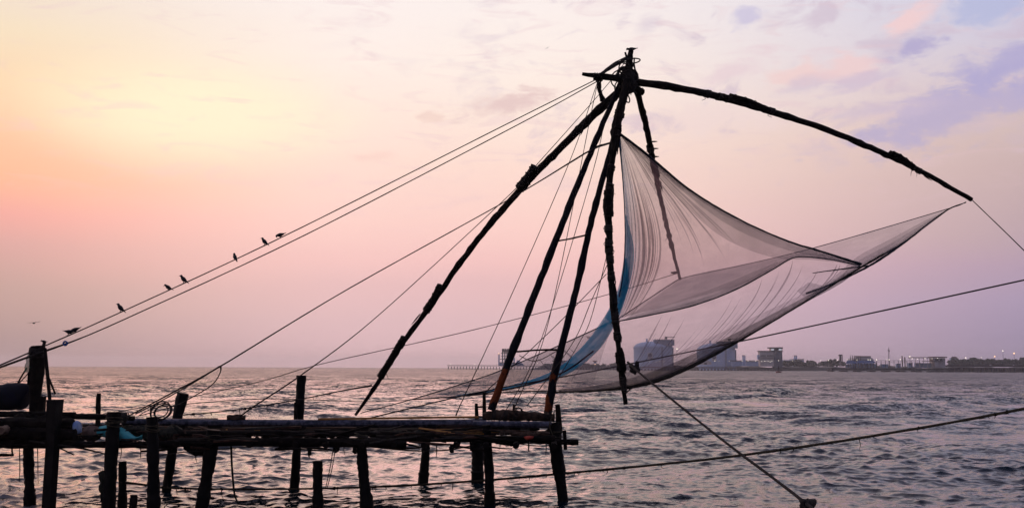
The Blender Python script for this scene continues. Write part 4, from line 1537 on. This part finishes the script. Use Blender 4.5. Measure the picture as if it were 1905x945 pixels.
def patch(name, top, bot, left, right, mat, folds=(), nu=260, nv=60, gat=None, gatb=None, dy=.06, wob=.05, par=None, seed=0, label=None, bend=0.0):
    """Coons patch between curves given in (px, py, distance); folds double the cloth back on itself"""
    def c(pts, n):
        q = spline(pts, n)
        return np.array([tuple(P(a[0], a[1], a[2])) for a in q])
    NT = 400
    T, B = c(top, NT), c(bot, NT)
    v = np.linspace(0, 1, nv)
    Lc = c(left, nv) if left else T[0] * (1 - v)[:, None] + B[0] * v[:, None]
    Rc = c(right, nv) if right else T[-1] * (1 - v)[:, None] + B[-1] * v[:, None]
    u0 = np.linspace(0, 1, nu)
    U = np.repeat(u0[:, None], nv, 1)
    V = np.repeat(v[None, :], nu, 0)
    UU = U.copy()
    DY = np.zeros_like(U)
    r = np.random.RandomState(seed)
    for (cc, wd, amt) in folds:
        a, b = (r.uniform(-.15, .4), r.uniform(.8, 1.3)) if cc < .45 or name != 'hanging_panel' else (-.2, r.uniform(.3, .9))
        s = np.clip((V - a) / .45, 0, 1) * np.clip((b - V) / .25, 0, 1)
        drift = cc + .25 * wd * np.sin(V * 5 + r.uniform(0, 6))
        t = (U - drift) / wd
        e = np.exp(-t * t)
        UU -= amt * wd * t * e * s
        DY += dy * e * s * r.choice((-1, 1))
    UU = np.clip(UU, 0, 1)
    tu = gat(UU) if gat else UU
    bu = (UU + (gatb(UU) - UU) * V ** bend) if gatb else UU
    x = np.arange(NT) / (NT - 1)
    def at(C, s):
        return np.stack([np.interp(s, x, C[:, k]) for k in range(3)], 2)
    Tp, Bp = at(T, tu), at(B, bu)
    Vv, Uu = V[..., None], UU[..., None]
    pos = (1 - Vv) * Tp + Vv * Bp + (1 - Uu) * Lc[None] + Uu * Rc[None] - (
        (1 - Uu) * (1 - Vv) * T[0] + Uu * (1 - Vv) * T[-1] + (1 - Uu) * Vv * B[0] + Uu * Vv * B[-1])
    pos[..., 1] += DY + wob * np.sin(U * 23 + V * 3 + seed) * np.sin(V * math.pi) + .5 * wob * np.sin(U * 61 + 2 * V + seed) * np.sin(V * math.pi)
    g = G()
    g.v = [tuple(p) for p in pos.reshape(-1, 3)]
    g.f = [(i * nv + j, (i + 1) * nv + j, (i + 1) * nv + j + 1, i * nv + j + 1) for i in range(nu - 1) for j in range(nv - 1)]
    o = mesh_obj(name, g, mat, par or net, smooth=False)
    o.data.shade_smooth()
    at_ = o.data.attributes.new('across', 'FLOAT', 'POINT')
    at_.data.foreach_set('value', UU.reshape(-1).astype(np.float32))
    if label:
        o['label'] = label
    return o


def rfolds(n, seed, lo, hi, wmin=.003, wmax=.010, amin=2.2, amax=4.5, bias=1.0):
    r = np.random.RandomState(seed)
    return [(lo + (hi - lo) * r.uniform(0, 1) ** bias, r.uniform(wmin, wmax), r.uniform(amin, amax)) for _ in range(n)]


PEAK = (1150, 246, 27.7)
H_L = [PEAK, (1156, 300, 28.1), (1161, 370, 28.6), (1163, 440, 29.1), (1161, 500, 29.7), (1154, 550, 30.3), (1146, 594, 31)]
H_R = [PEAK, (1200, 284, 28.2), (1280, 350, 28.8), (1370, 405, 29.5), (1460, 446, 30.2), (1530, 468, 30.6), (1602, 491, 31)]
H_B = [(1146, 594, 31), (1265, 562, 31.8), (1390, 526, 31.6), (1480, 478, 31.2), (1540, 484, 31.1), (1602, 491, 31)]
gb = lambda u: np.where(u < .42, .07 * (u / .42) ** 1.4, .07 + .93 * np.clip((u - .42) / .58, 0, 1))
patch('hanging_panel', [PEAK] * 4, H_B, H_L, H_R, NET_H, rfolds(34, 1, .01, .40, .002, .007) + rfolds(26, 2, .45, .97, .0018, .0045) + [(.985, .010, 3), (.96, .012, 3)],
      1000, 64, None, gb, .10, .06, seed=1, bend=2.2)
H_B2 = [(1146, 594, 31.3), (1265, 560, 32.2), (1390, 524, 32), (1480, 477, 31.6), (1540, 482, 31.4), (1602, 491, 31.1)]
patch('hanging_panel', [PEAK] * 4, H_B2, [(a, b, c + .25 * min(1, i)) for i, (a, b, c) in enumerate(H_L)], [(a, b, c + .2 * min(1, i)) for i, (a, b, c) in enumerate(H_R)], NET_H,
      rfolds(30, 5, .0, .34, .002, .008) + rfolds(18, 6, .35, .97, .0018, .0045) + [(.98, .014, 3)], 1000, 64, None, gb, .10, .06, seed=2, bend=2.2)
S_T = [(1148, 594, 34), (1200, 560, 35.4), (1265, 518, 37), (1380, 492.5, 36.1), (1490, 468, 35.3), (1620, 430, 34.2), (1767, 388, 33)]
S_B = [(1148, 598, 32.6), (1210, 586, 32.3), (1280, 571, 32), (1340, 551, 31.9), (1390, 528, 31.8), (1440, 500, 31.6), (1480, 478.5, 31.5), (1540, 482, 31.4), (1600, 494, 31.3), (1680, 453, 32), (1767, 389, 33)]
uT = lambda u: u
patch('bag_fold', S_T, S_B, None, None, NET_S, (), 300, 26, None, None, .05, .03, seed=3)
patch('bag_fold', [(1265, 519, 36.8), (1380, 494, 35.9), (1478, 474, 35)], [(1160, 596, 32.8), (1300, 566, 32.3), (1400, 523, 32), (1478, 479, 31.8)], None, None, NET_S, (), 120, 20, None, None, .05, .03, seed=4)
W_T = [(1132, 603, 32.5), (1210, 588, 32.3), (1280, 572, 32), (1340, 552, 31.9), (1390, 529, 31.8), (1440, 501, 31.6), (1480, 479, 31.5), (1540, 483, 31.4), (1602, 495, 31.3)]
FE = [(1040, 729, 27.2), (1110, 727, 26.6), (1185, 719, 26.2), (1250, 698, 27), (1320, 666, 28), (1400, 621, 29), (1500, 561, 30), (1602, 498, 31.2)]
_r = np.random.RandomState(77)
FF = [(.20 + .78 * ((k + _r.uniform(-.35, .35)) / 30.0), _r.uniform(.0018, .0054), _r.uniform(2.8, 4.6)) for k in range(30)]
patch('front_panel', W_T, FE, None, None, NET_W, FF, 1000, 70, None,
      lambda u: .18 * np.minimum(u / .2, 1) + .82 * np.clip((u - .2) / .8, 0, 1) ** 2.3, .08, .04, seed=7, bend=1.6)
patch('pleats', H_L, [(a + d, b, c - .1) for (a, b, c), d in zip(H_L, (3, 10, 22, 36, 42, 32, 10))], None, None, NET_P, (), 90, 60, None, None, .03, .10, seed=41,
      label='blue pleated edge of the hanging net')
patch('pleats', H_L, [(a + d, b, c - .15) for (a, b, c), d in zip(H_L, (2, 5, 9, 13, 16, 12, 4))], None, None, NET_P, (), 90, 60, None, None, .03, .10, seed=42)
V_T = [(770, 742, 32), (860, 714, 32.6), (930, 690, 33), (1040, 643, 33.6), (1132, 602, 34)]
V_B = [(772, 744, 32), (880, 735, 31), (960, 719, 30.6), (1040, 689, 30.6), (1100, 638, 31), (1142, 590, 31.3)]
patch('side_panel', V_T, V_B, None, None, NET_S, rfolds(10, 9, .62, .97, .004, .008), 260, 30, None, None, .05, .04, seed=8)
patch('side_panel', V_T, [(a, b, c + .15) for a, b, c in V_B], None, None, NET_E, rfolds(8, 29, .6, .97, .003, .006), 260, 30, None, None, .05, .04, seed=18)
patch('side_panel', [(900, 734, 30.8), (1040, 697, 30.2), (1105, 655, 30.4), (1140, 600, 31)], [(900, 736, 30.6), (980, 729, 28.8), (1040, 729.5, 27.3), (1100, 727, 26.8)], None, None, NET_W,
      rfolds(4, 19, .4, .9), 120, 30, None, None, .05, .04, seed=9)
B_U = [(1164, 480, 29.4), (1156, 525, 30), (1143, 560, 30.6), (1122, 597, 31), (1085, 645, 30.7), (1030, 690, 30.3), (950, 717, 30.3), (850, 736, 31)]
B_D = [(1165, 480, 29.4), (1170, 520, 29.8), (1158, 570, 30.2), (1138, 614, 30.5), (1108, 656, 30), (1052, 697, 29.8), (960, 722, 30), (850, 738, 30.9)]
for k in range(2):
    patch('gathered_bundle', [(a - 3 + 3 * k, b, c + .12 * k) for a, b, c in B_U], [(a + 1 - 2 * k, b, c + .12 * k) for a, b, c in B_D], None, None, NET_B, (), 160, 24, None, None, .03, .06, seed=20 + k,
          label='bright blue twisted gather of netting')
# stretched folds of cloth along the bundle: long pleats
patch('gathered_bundle', [(1163, 400, 28.9), (1162, 470, 29.5), (1152, 540, 30.2), (1125, 590, 30.8)], [(1165, 400, 28.8), (1180, 470, 29.3), (1168, 540, 29.9), (1140, 605, 30.4)], None, None, NET_B, (), 60, 40, None, None, .03, .03, seed=31)
# rolled and doubled edges
def shift(pts, d):
    return [(a + dx_, b + dy_, c + .05) for (a, b, c), (dx_, dy_) in zip(pts, d)]


HR2 = [PEAK, (1196, 287, 28.25), (1272, 358, 28.9), (1358, 420, 29.6), (1448, 460, 30.3), (1524, 478, 30.7), (1602, 492, 31.05)]
HR3 = [PEAK, (1192, 292, 28.3), (1262, 370, 29.0), (1342, 440, 29.7), (1434, 478, 30.4), (1516, 484, 30.75), (1602, 492.5, 31.1)]
patch('edge_roll', H_R, HR2, None, None, NET_E, (), 120, 8, None, None, 0, .02, seed=51)
patch('edge_roll', H_R, HR3, None, None, NET_E, (), 120, 8, None, None, 0, .02, seed=52)
for dd in (9, 20):
    patch('edge_roll', [(a, b - dd * math.sin(math.pi * min(1, i / 6)), c + .1) for i, (a, b, c) in enumerate(S_B[:7])], S_B[:7], None, None, NET_E, (), 120, 8, None, None, 0, .02, seed=53 + dd)
patch('edge_roll', [(1480, 472, 31.6), (1540, 474, 31.5), (1600, 489, 31.35)], [(1480, 479, 31.5), (1540, 484, 31.4), (1600, 494.5, 31.3)], None, None, NET_E, (), 60, 8, None, None, 0, .02, seed=57)
for dd, k in ((8, 0), (20, 1), (34, 2)):
    up = (.25, .5, .9, 1, 1, .8, .45, .1)
    patch('edge_roll', [(a - dd * .25 * u_, b - dd * u_, c + .08) for (a, b, c), u_ in zip(FE, up)], FE, None, None, NET_O if k < 2 else NET_W, (), 140, 8, None, None, 0, .02, seed=60 + k)
CB = [(1500, 562, 30), (1560, 530, 30.6), (1602, 500, 31.2), (1660, 468, 31.7), (1720, 424, 32.4), (1767, 389, 33)]
for d0, k in ((8, 0), (16, 1), (24, 2)):
    patch('gathered_corner', [(a - d0 * .2 * u_, b - d0 * u_, c + .1 * k) for (a, b, c), u_ in zip(CB, (.3, .8, 1.0, .95, .5, 0))], CB, None, None, (NET_E, NET_S, NET_E)[k], (), 120, 10, None, None, 0, .05, seed=70 + k)
# patches of double cloth
g = G()
q = [P(1482, 541, 30.0), P(1504, 525, 30.2), P(1540, 533, 30.3), P(1524, 549, 30.2), P(1496, 552, 30.0)]
g.add(q, [(0, 1, 2, 3, 4)])
mesh_obj('mended_patch', g, NET_S, net, smooth=False)


def hem(pts, n, mat, seed, name='hem_rope', jit=.2):
    g = G()
    w, r = PC(pts, n)
    g.tube(w, r, 6, jit, seed)
    return mesh_obj(name, g, mat, net)


hem([(1150, 247, 27.7, 5), (1200, 284.5, 28.15, 5), (1280, 351, 28.75, 4), (1370, 405.5, 29.45, 3.5), (1460, 446.5, 30.15, 3.5), (1530, 468.5, 30.55, 4), (1602, 491.5, 31, 5)], 60, HEM, 1)
hem([(1265, 518, 37, 1.6), (1490, 467.5, 35.3, 1.6), (1767, 387.5, 33, 1.6), (1797, 376, 33, 1.8)], 30, HEM, 2, jit=0)
hem([(1265, 518, 37, 2), (1200, 560, 35.4, 2), (1148, 594, 34, 2.4), (1130, 602, 34, 2.5), (1040, 642.5, 33.6, 2.2), (930, 689.5, 33, 2), (860, 713.5, 32.6, 2), (770, 741.5, 32, 2), (671, 768, 32.6, 1.8)], 60, HEM, 3, jit=0)
hem([(a, b, c, 2.6) for a, b, c in S_B[:9]], 50, HEM, 4)
hem([(1040, 729.5, 27.15, 2.5), (1110, 726.5, 26.6, 4), (1185, 717.5, 26.2, 7), (1250, 697, 27, 8), (1320, 664, 28, 6), (1400, 620, 29, 3.5), (1500, 560.5, 30, 2.6), (1602, 497, 31.1, 3.5), (1680, 452, 32, 3.5), (1730, 414, 32.6, 3), (1767, 388, 33, 2.5), (1797, 377, 33, 1.5)],
    90, HEMD, 5)
hem([(1500, 546, 30.2, 4), (1560, 523, 30.7, 3), (1620, 493, 31.3, 4), (1668, 462, 31.8, 4), (1700, 438, 32.2, 3)], 40, HEM, 6, 'gathered_corner', .2)
hem([(770, 743, 32, 2.2), (880, 735, 31, 2.4), (960, 728, 29.4, 2), (1012, 727.5, 27.9, 2), (1040, 729.5, 27.15, 3)], 40, HEMD, 7)
hem([(850, 737, 30.9, 2.5), (960, 720.5, 30, 3.5), (1046, 693, 29.7, 3.5), (1104, 653, 29.9, 3)], 30, HEM, 8)
hem([(1512, 508, 31, 1.4), (1570, 500, 31.1, 2.6), (1620, 494, 31.3, 3)], 10, HEM, 9)
hem([(1150, 246, 27.65, 9), (1152, 262, 27.7, 6), (1156, 300, 28, 3), (1161, 370, 28.5, 2.2), (1163, 440, 29, 2.2), (1160, 500, 29.6, 2.6), (1152, 552, 30.2, 3)], 40, material('blue_gather_cord', (.02, .07, .13), (.03, .1, .2), 6, .9), 10)

# ------------------------------------------------------------------ ropes
def rope(pts, label, n=40, mat=None, fuzz=0, seed=0, cat='rope', grp=None, sag=0.0, name='rope'):
    w, r = PC(pts, n)
    L = len(w)
    if sag:
        for i, p in enumerate(w):
            t = i / (L - 1)
            p.z -= sag * 4 * t * (1 - t)
    g = G()
    g.tube(w, r, 6, .12, seed)
    o = mesh_obj(name, g, mat or ROPE, None, w[0])
    tag(o, label, cat, grp)
    if fuzz:
        r_ = random.Random(seed)
        hubs = [r_.uniform(2, L - 3) for _ in range(18)]
        g = G()
        for k in range(fuzz):
            i = min(L - 2, max(1, int(r_.choice(hubs) + r_.gauss(0, 2.2)))) if r_.random() < .6 else r_.randint(1, L - 2)
            p = w[i].lerp(w[i + 1], r_.random())
            Ln = r_.uniform(.02, .12) * (2.6 if r_.random() < .14 else 1)
            g.tube([p, p + Vector((r_.uniform(-.04, .04), 0, -Ln * .6)), p + Vector((r_.uniform(-.08, .08), 0, -Ln))], [.012, .010, .004], 4, .3, k)
            if r_.random() < .3:
                g.blob(p, (.05, .035, .035), k, .4, 6, 4)
        mesh_obj('weed_tufts', g, WEED, o)['kind'] = 'stuff'
    return o


rope([(1108, 149, 27.7, 2.0), (945, 230, 27.4, 2.0), (525, 441, 26.8, 2.2), (224, 581, 26.5, 2.3), (84, 643, 26.3, 2.6), (0, 679, 25.8, 3), (-90, 717, 25.2, 3)],
     'upper of the two long stay ropes that the birds perch on')
rope([(1111, 152, 27.75, 2.0), (968, 230, 27.5, 2.0), (560, 441, 26.9, 2.2), (240, 590, 26.5, 2.4), (135, 635, 26.3, 3), (86, 652, 26.2, 4.5), (0, 683, 25.8, 4), (-90, 716, 25.2, 4)],
     'lower of the two long stay ropes, with the blue ring')
rope([(1138, 266, 27.7, 3), (1104, 277, 27.6, 3.5), (1060, 303, 27.4, 3), (940, 375, 26.9, 2), (640, 542, 25.9, 2.2), (412, 680, 25.2, 3), (330, 725, 25, 2.8), (240, 773, 24.9, 2.8)],
     'rope from the right leg down left to the pier beside the wire coil')
rope([(408, 681, 25.2, 3), (395, 690, 25.2, 2.8), (330, 729, 25.05, 2.4), (252, 770, 24.95, 2.4)], 'second strand spliced under the rope end near the wire coil')
rope([(410, 680, 25.2, 4), (410, 692, 25.2, 2), (395, 715, 25.2, 2), (360, 737, 25.6, 2), (324, 755, 26.3, 2), (260, 773, 26.4, 2)], 'slack loop of rope hanging from the splice above the horizon')
rope([(1166, 112, 28, 1.4), (1120, 170, 27.9, 1.4), (1000, 305, 27.4, 1.6), (940, 370, 27.2, 1.6), (700, 590, 26.6, 1.8), (565, 694, 26.3, 2.6), (470, 757, 26.6, 3), (444, 776, 26.9, 3)],
     'rope running beside the left arm down to the bundle on the pipe')
rope([(1258, 509, 36.8, 1.3), (1130, 545, 37, 1.3), (880, 607, 37.5, 1.4), (600, 669, 38, 1.5), (480, 704, 38.5, 1.4), (250, 757, 39, 1.4), (120, 780, 39, 1.4)],
     'thin faint line from back arm end sloping left over the sea', sag=.15)
rope([(1112, 152, 27.8, 1.3), (1060, 300, 27.5, 1.3), (960, 530, 27.2, 1.4), (860, 745, 27, 1.8), (848, 773, 26.9, 3)], 'thin line from boom tail to the knot on the pier pipe')
rope([(1113, 152, 27.8, 1.3), (1100, 210, 27.7, 1.3), (1020, 600, 27.2, 1.4), (958, 757, 26.8, 1.8)], 'thin line from boom tail to the rope knot on the pivot log')
rope([(1132, 190, 27.9, 1.3), (1100, 330, 27.7, 1.3), (1000, 650, 27.2, 1.3), (925, 790, 26.6, 1.6)], 'thin line between the legs ending left on the pivot log')
rope([(1136, 478, 26.8, 1.4), (1100, 560, 26.9, 1.4), (1064, 640, 26.9, 1.4), (980, 755, 27.0, 1.6)], 'thin line from front arm crossing behind the right leg')
rope([(1128, 510, 26.8, 1.5), (1040, 600, 27.3, 1.5), (960, 676, 27.4, 1.6), (904, 728, 27.4, 1.8)], 'line from the front arm sloping left to the cleat post')
rope([(1130, 470, 26.7, 1.3), (1100, 590, 26.5, 1.3), (1076, 640, 26.4, 1.3), (1030, 718, 26.6, 1.5)], 'short line beside the right leg down to its foot knot')
rope([(966, 661, 27.1, 1.4), (985, 670, 27.1, 1.6), (1005, 669, 27.1, 1.6), (1037, 652, 27.1, 1.4)], 'slack cord hung in a curve under the lower rung', 16)
rope([(640, 789, 27.2, 2.4), (760, 760, 28, 2.4), (900, 727, 28.6, 2.2), (1040, 702, 29, 2.2), (1150, 681, 29.4, 2.4), (1400, 630, 28.4, 2.4), (1660, 574, 27.6, 2.6), (1905, 521, 27, 2.8), (2300, 434, 26.2, 2.8), (3000, 280, 25, 2.8), (3700, 126, 24, 2.8)],
     'long straight rope from the pier past the tanks to the right edge')
rope([(1807, 371, 33, 1.6), (1905, 466, 31, 1.8), (2060, 622, 29, 2), (2330, 900, 26, 2.2), (2420, 995, 25.3, 2.2)], 'thin guy line from the right arm tip off the right edge')
rope([(1168, 674, 26.1, 5), (1200, 702, 24.6, 4), (1340, 815, 20.5, 4.6), (1440, 890, 18.4, 5.4), (1498, 935, 17.3, 6.5), (1560, 985, 16.2, 7), (1800, 1180, 13.5, 8.5)],
     'thick rope from front arm down to the knot at the bottom edge')
g = G()
for k in range(10):
    c = P(1497 + rnd.uniform(-6, 10), 937 + rnd.uniform(-4, 10), 17.3)
    g.blob(c, (.06, .06, .06), k, .3, 7, 5)
for k in range(4):
    g.ring(P(1498 + k * 4, 939, 17.3), .10, .025, Vector((.6, 0, .8)), Vector((0, 1, .1)).normalized(), 14, 5)
tag(mesh_obj('rope_knot', g, ROPE, None, P(1498, 940, 17.3)), 'fat dark knot on the thick rope at the bottom edge', 'knot')
g = G()
for k in range(9):
    c = P(1180 + rnd.uniform(-8, 8), 682 + rnd.uniform(-6, 7), 25.9)
    g.blob(c, (.06, .06, .07), k + 30, .3, 7, 5)
g.tube([P(1178, 680, 25.9), P(1181, 690, 25.9), P(1182, 697, 25.9)], [.05, .07, .02], 6, .2)
tag(mesh_obj('rope_knot', g, ROPE, None, P(1178, 684, 25.9)), 'knot of rope tied round the front arm above its foot', 'knot')
rope([(1165, 731, 26.1, 2.5), (1172, 724, 26.1, 2.5), (1180, 718, 26.15, 2.5)], 'short tie between the front arm foot and net edge', 6)
rope([(230, 897, 25.7, 5), (262, 900, 26.0, 4), (320, 907, 26.6, 3.5), (480, 909.5, 26.9, 3.2), (700, 905, 27.2, 3.6), (900, 893, 27.5, 4), (1050, 880, 27.4, 4.2), (1250, 861, 26, 4.4), (1420, 841, 25, 4.6), (1650, 806, 23.8, 4.8), (1905, 760, 22.6, 5.2), (2300, 678, 21.4, 5.2), (3000, 534, 19.6, 5.2), (3700, 390, 18, 5.2)],
     'weedy mooring rope low over the water from the stake to the right edge', 150, ROPEG, 190, 5)
rope([(335, 772, 27.4, 2), (440, 762, 28.5, 2.2), (560, 742, 30, 2.2), (640, 726, 31.5, 2.6), (691, 717, 32.6, 4)], 'weedy line from leaning pile to the left arm', 40, None, 18, 6)
rope([(258, 773, 24.9, 1.6), (300, 757, 25.6, 1.5), (480, 742, 28, 1.4), (690, 747, 31, 1.3), (772, 743, 32, 1.4)], 'faint slack line over the water to the net corner')
rope([(285, 850, 24.9, 1.8), (330, 842, 25.1, 1.8), (400, 836, 25.3, 1.8), (560, 822, 26, 1.8)], 'thin line slung below the deck between leaning piles')
rope([(606, 906, 25.1, 1.6), (614, 870, 25.2, 1.6), (620, 833, 25.3, 1.6)], 'left strand of the twin cords from free stake to deck', 8)
rope([(609, 906, 25.1, 1.6), (618, 870, 25.2, 1.6), (624, 833, 25.3, 1.6)], 'right strand of the twin cords from free stake to deck', 8)
rope([(985, 757, 27, 1.3), (1015, 752, 27, 1.3), (1036, 748, 26.9, 1.3)], 'short thin line from the pivot log to the end post', 6)
rope([(1033, 762, 26.4, 1.6), (1022, 790, 26.3, 2), (1030, 812, 26.3, 2), (1026, 820, 26.3, 1.6)], 'short rope end dangling from the end pile', 8, ROPEG)

# blue ring on the lower stay
g = G()
c = P(121.5, 638.5, 26.25)
g.ring(c, W(7, 26.25), W(3.4, 26.25), Vector((1, 0, 0)), Vector((0, 0, 1)), 20, 8)
tag(mesh_obj('plastic_ring', g, RINGB, None, c), 'small blue plastic ring hanging on the lower stay rope', 'ring')


# ------------------------------------------------------------------ birds
def bird(px, py, Y, label, face=-1, lean=0.0, size=1.0, crouch=0.0, head=0.0, turn=0.0):
    """perched crow: one lofted body from tail to beak plus two legs; lean tips the body forward"""
    base = P(px, py, Y)
    spine = [(-.150, .000, .006, .018), (-.105, .028, .012, .026), (-.060, .055, .026, .026), (-.020, .080, .040, .038), (.015, .105, .044, .042), (.042, .130, .036, .036),
             (.060, .152, .025, .026), (.074, .172, .028, .027), (.092, .180, .024, .022), (.108, .178, .012, .011), (.128, .172, .006, .006), (.146, .164, .0015, .0015)]
    ca, sa = math.cos(lean), math.sin(lean)
    ct, st = math.cos(turn), math.sin(turn)
    vs, fs = [], []
    ns = 10
    pts = []
    for i, (x, z, rz, ry) in enumerate(spine):
        if i >= 6 and head:
            dxh, dzh = x - .060, z - .152
            x, z = .060 + dxh * math.cos(head) + dzh * math.sin(head), .152 - dxh * math.sin(head) + dzh * math.cos(head)
        x0, z0 = x - 0, z - .07
        if 1 < i < 9:
            rz, ry = rz * 1.28, ry * 1.28
        pts.append((x0 * ca + z0 * sa, .07 - crouch + (-x0 * sa + z0 * ca), rz, ry))
    for i, (x, z, rz, ry) in enumerate(pts):
        a = pts[max(0, i - 1)]
        b = pts[min(len(pts) - 1, i + 1)]
        tx, tz = b[0] - a[0], b[1] - a[1]
        l = math.hypot(tx, tz)
        nx, nz = -tz / l, tx / l
        for k in range(ns):
            an = 2 * math.pi * k / ns
            vs.append((x + nx * rz * math.cos(an), ry * math.sin(an), z + nz * rz * math.cos(an)))
    for i in range(len(pts) - 1):
        for k in range(ns):
            k2 = (k + 1) % ns
            fs.append((i * ns + k, i * ns + k2, (i + 1) * ns + k2, (i + 1) * ns + k))
    g = G()
    g.add(vs, fs)
    for s in (-1, 1):
        g.tube([(-.01, s * .018, .055 - crouch), (.004, s * .018, .028 - crouch * .5), (-.004 + .01 * s, s * .014, 0)], [.012, .006, .005], 5)
        g.tube([(-.02 + .01 * s, s * .014, .004), (.02 + .01 * s, s * .014, .002)], .005, 5)
        # folded wing
        w = [(pts[4][0] + .01, pts[4][1] + .01), (pts[3][0], pts[3][1] + .008), (pts[2][0] - .01, pts[2][1] - .004), (pts[1][0] - .012, pts[1][1] + .004)]
        g.tube([(a, s * (.036 - .007 * i), b) for i, (a, b) in enumerate(w)], [.020, .026, .020, .004], 7, 0, 0, True, .5)
    out = G()
    for (x, yv, z) in g.v:
        x, yv = x * ct - yv * st, x * st + yv * ct
        out.v.append((base.x + face * x * size, base.y + yv * size, base.z + z * size))
    out.f = g.f
    o = mesh_obj('perched_bird', out, FEATH, None, base)
    return tag(o, label, 'bird', 'dark birds perched on the rig')


def on_rope(px):
    xs = [84, 224, 525, 945]
    ys = [643, 581, 441, 230]
    Ys = [26.3, 26.5, 26.8, 27.4]
    q = spline([(1108, 149, 27.7), (945, 230, 27.4), (525, 441, 26.8), (224, 581, 26.5), (84, 643, 26.3), (0, 679, 25.8)], 800)
    i = int(np.argmin(np.abs(q[:, 0] - px)))
    return (px, q[i, 1] - 1.0, q[i, 2])


def rb(px, label, **k):
    p = on_rope(px)
    bird(p[0], p[1], p[2], label, **k)


rb(127, 'lowest bird on the upper stay rope, leaning forward with beak to its neighbour', face=1, lean=.75, size=1.0, head=-.3)
rb(141, 'hunched bird on the rope with its head down, second from the wrapped post', face=-1, lean=.95, size=.95, crouch=.02, head=.9)
rb(224, 'upright bird alone on the lower half of the rope, beak pointing left', face=-1, lean=-.15, size=1.05)
rb(313, 'left of the close pair midway on the rope, head sunk', face=-1, lean=.1, size=.9, crouch=.02, head=.35)
rb(341.5, 'right and taller of the close pair midway on the rope', face=-1, lean=-.1, size=1.02)
rb(437, 'small round bird facing away, alone between two pairs on the rope', face=-1, lean=-.25, size=.95, crouch=.04, turn=.8)
rb(492, 'upright bird on the rope just below the topmost one', face=-1, lean=-.15, size=.95)
rb(522.5, 'topmost bird on the stay rope, bent forward with head down', face=-1, lean=.9, size=.95, crouch=.02, head=.9)
bird(82, 639, 26.2, 'small bird standing on top of the wrapped post', face=-1, lean=.5, size=.6)
bird(1176, 95, 28.1, 'bird crouched flat on the very top of the mast head', face=-1, lean=.75, size=1.05, crouch=.045)
bird(1219, 155.5, 28.35, 'bird squatting on the root of the long right arm', face=-1, lean=.55, size=.8, crouch=.05, head=.3)
bird(1257, 510, 36.8, 'bird perched by the end of the back arm against the net', face=-1, lean=.8, size=1.1, crouch=.04)


def flying(px, py, Y, span, label, roll=.1):
    c = P(px, py, Y)
    g = G()
    g.tube([c + Vector((-.04, .28, -.02)) * span, c + Vector((-.02, .12, 0)) * span, c + Vector((0, -.05, 0)) * span, c + Vector((.01, -.2, .01)) * span, c + Vector((.02, -.28, 0)) * span],
           [.01 * span, .045 * span, .06 * span, .035 * span, .006 * span], 8)
    for s in (-1, 1):
        pts = [(0, 0), (.16 * s, .07), (.34 * s, .05), (.52 * s, .10)]
        ch = [.10, .10, .075, .012]
        vs = []
        for (x, z), w in zip(pts, ch):
            z2 = z + x * roll
            for (yy, zz) in ((-w, 0), (0, .012), (w, 0), (0, -.008)):
                vs.append(c + Vector((x * span, yy * span, (z2 + zz) * span)))
        fs = []
        for i in range(3):
            for k in range(4):
                fs.append((i * 4 + k, i * 4 + (k + 1) % 4, i * 4 + 4 + (k + 1) % 4, i * 4 + 4 + k))
        g.add(vs, fs)
    tag(mesh_obj('flying_bird', g, FEATH, None, c), label, 'bird', 'birds in flight')


flying(63, 601, 60, .75, 'bird gliding low over the sea left of the stay ropes')
flying(1018, 90, 70, .3, 'tiny far bird high in the sky left of the mast head', .5)

# ------------------------------------------------------------------ haze
HAZE = True
if HAZE:
    g = G()
    g.box((0, 3000, 39.0), (9000, 6000, 41.0))
    m = bpy.data.materials.new('evening_haze')
    m.use_nodes = True
    t = m.node_tree
    t.nodes.clear()
    o_ = t.nodes.new('ShaderNodeOutputMaterial')
    v = t.nodes.new('ShaderNodeVolumePrincipled')
    v.inputs['Color'].default_value = (.90, .94, 1.0, 1)
    v.inputs['Density'].default_value = .00012
    v.inputs['Anisotropy'].default_value = .6
    t.links.new(v.outputs[0], o_.inputs['Volume'])
    hz = mesh_obj('haze', g, m, None, (0, 3000, -2), smooth=False)
    tag(hz, 'pale evening haze over the water', None, None, 'stuff')
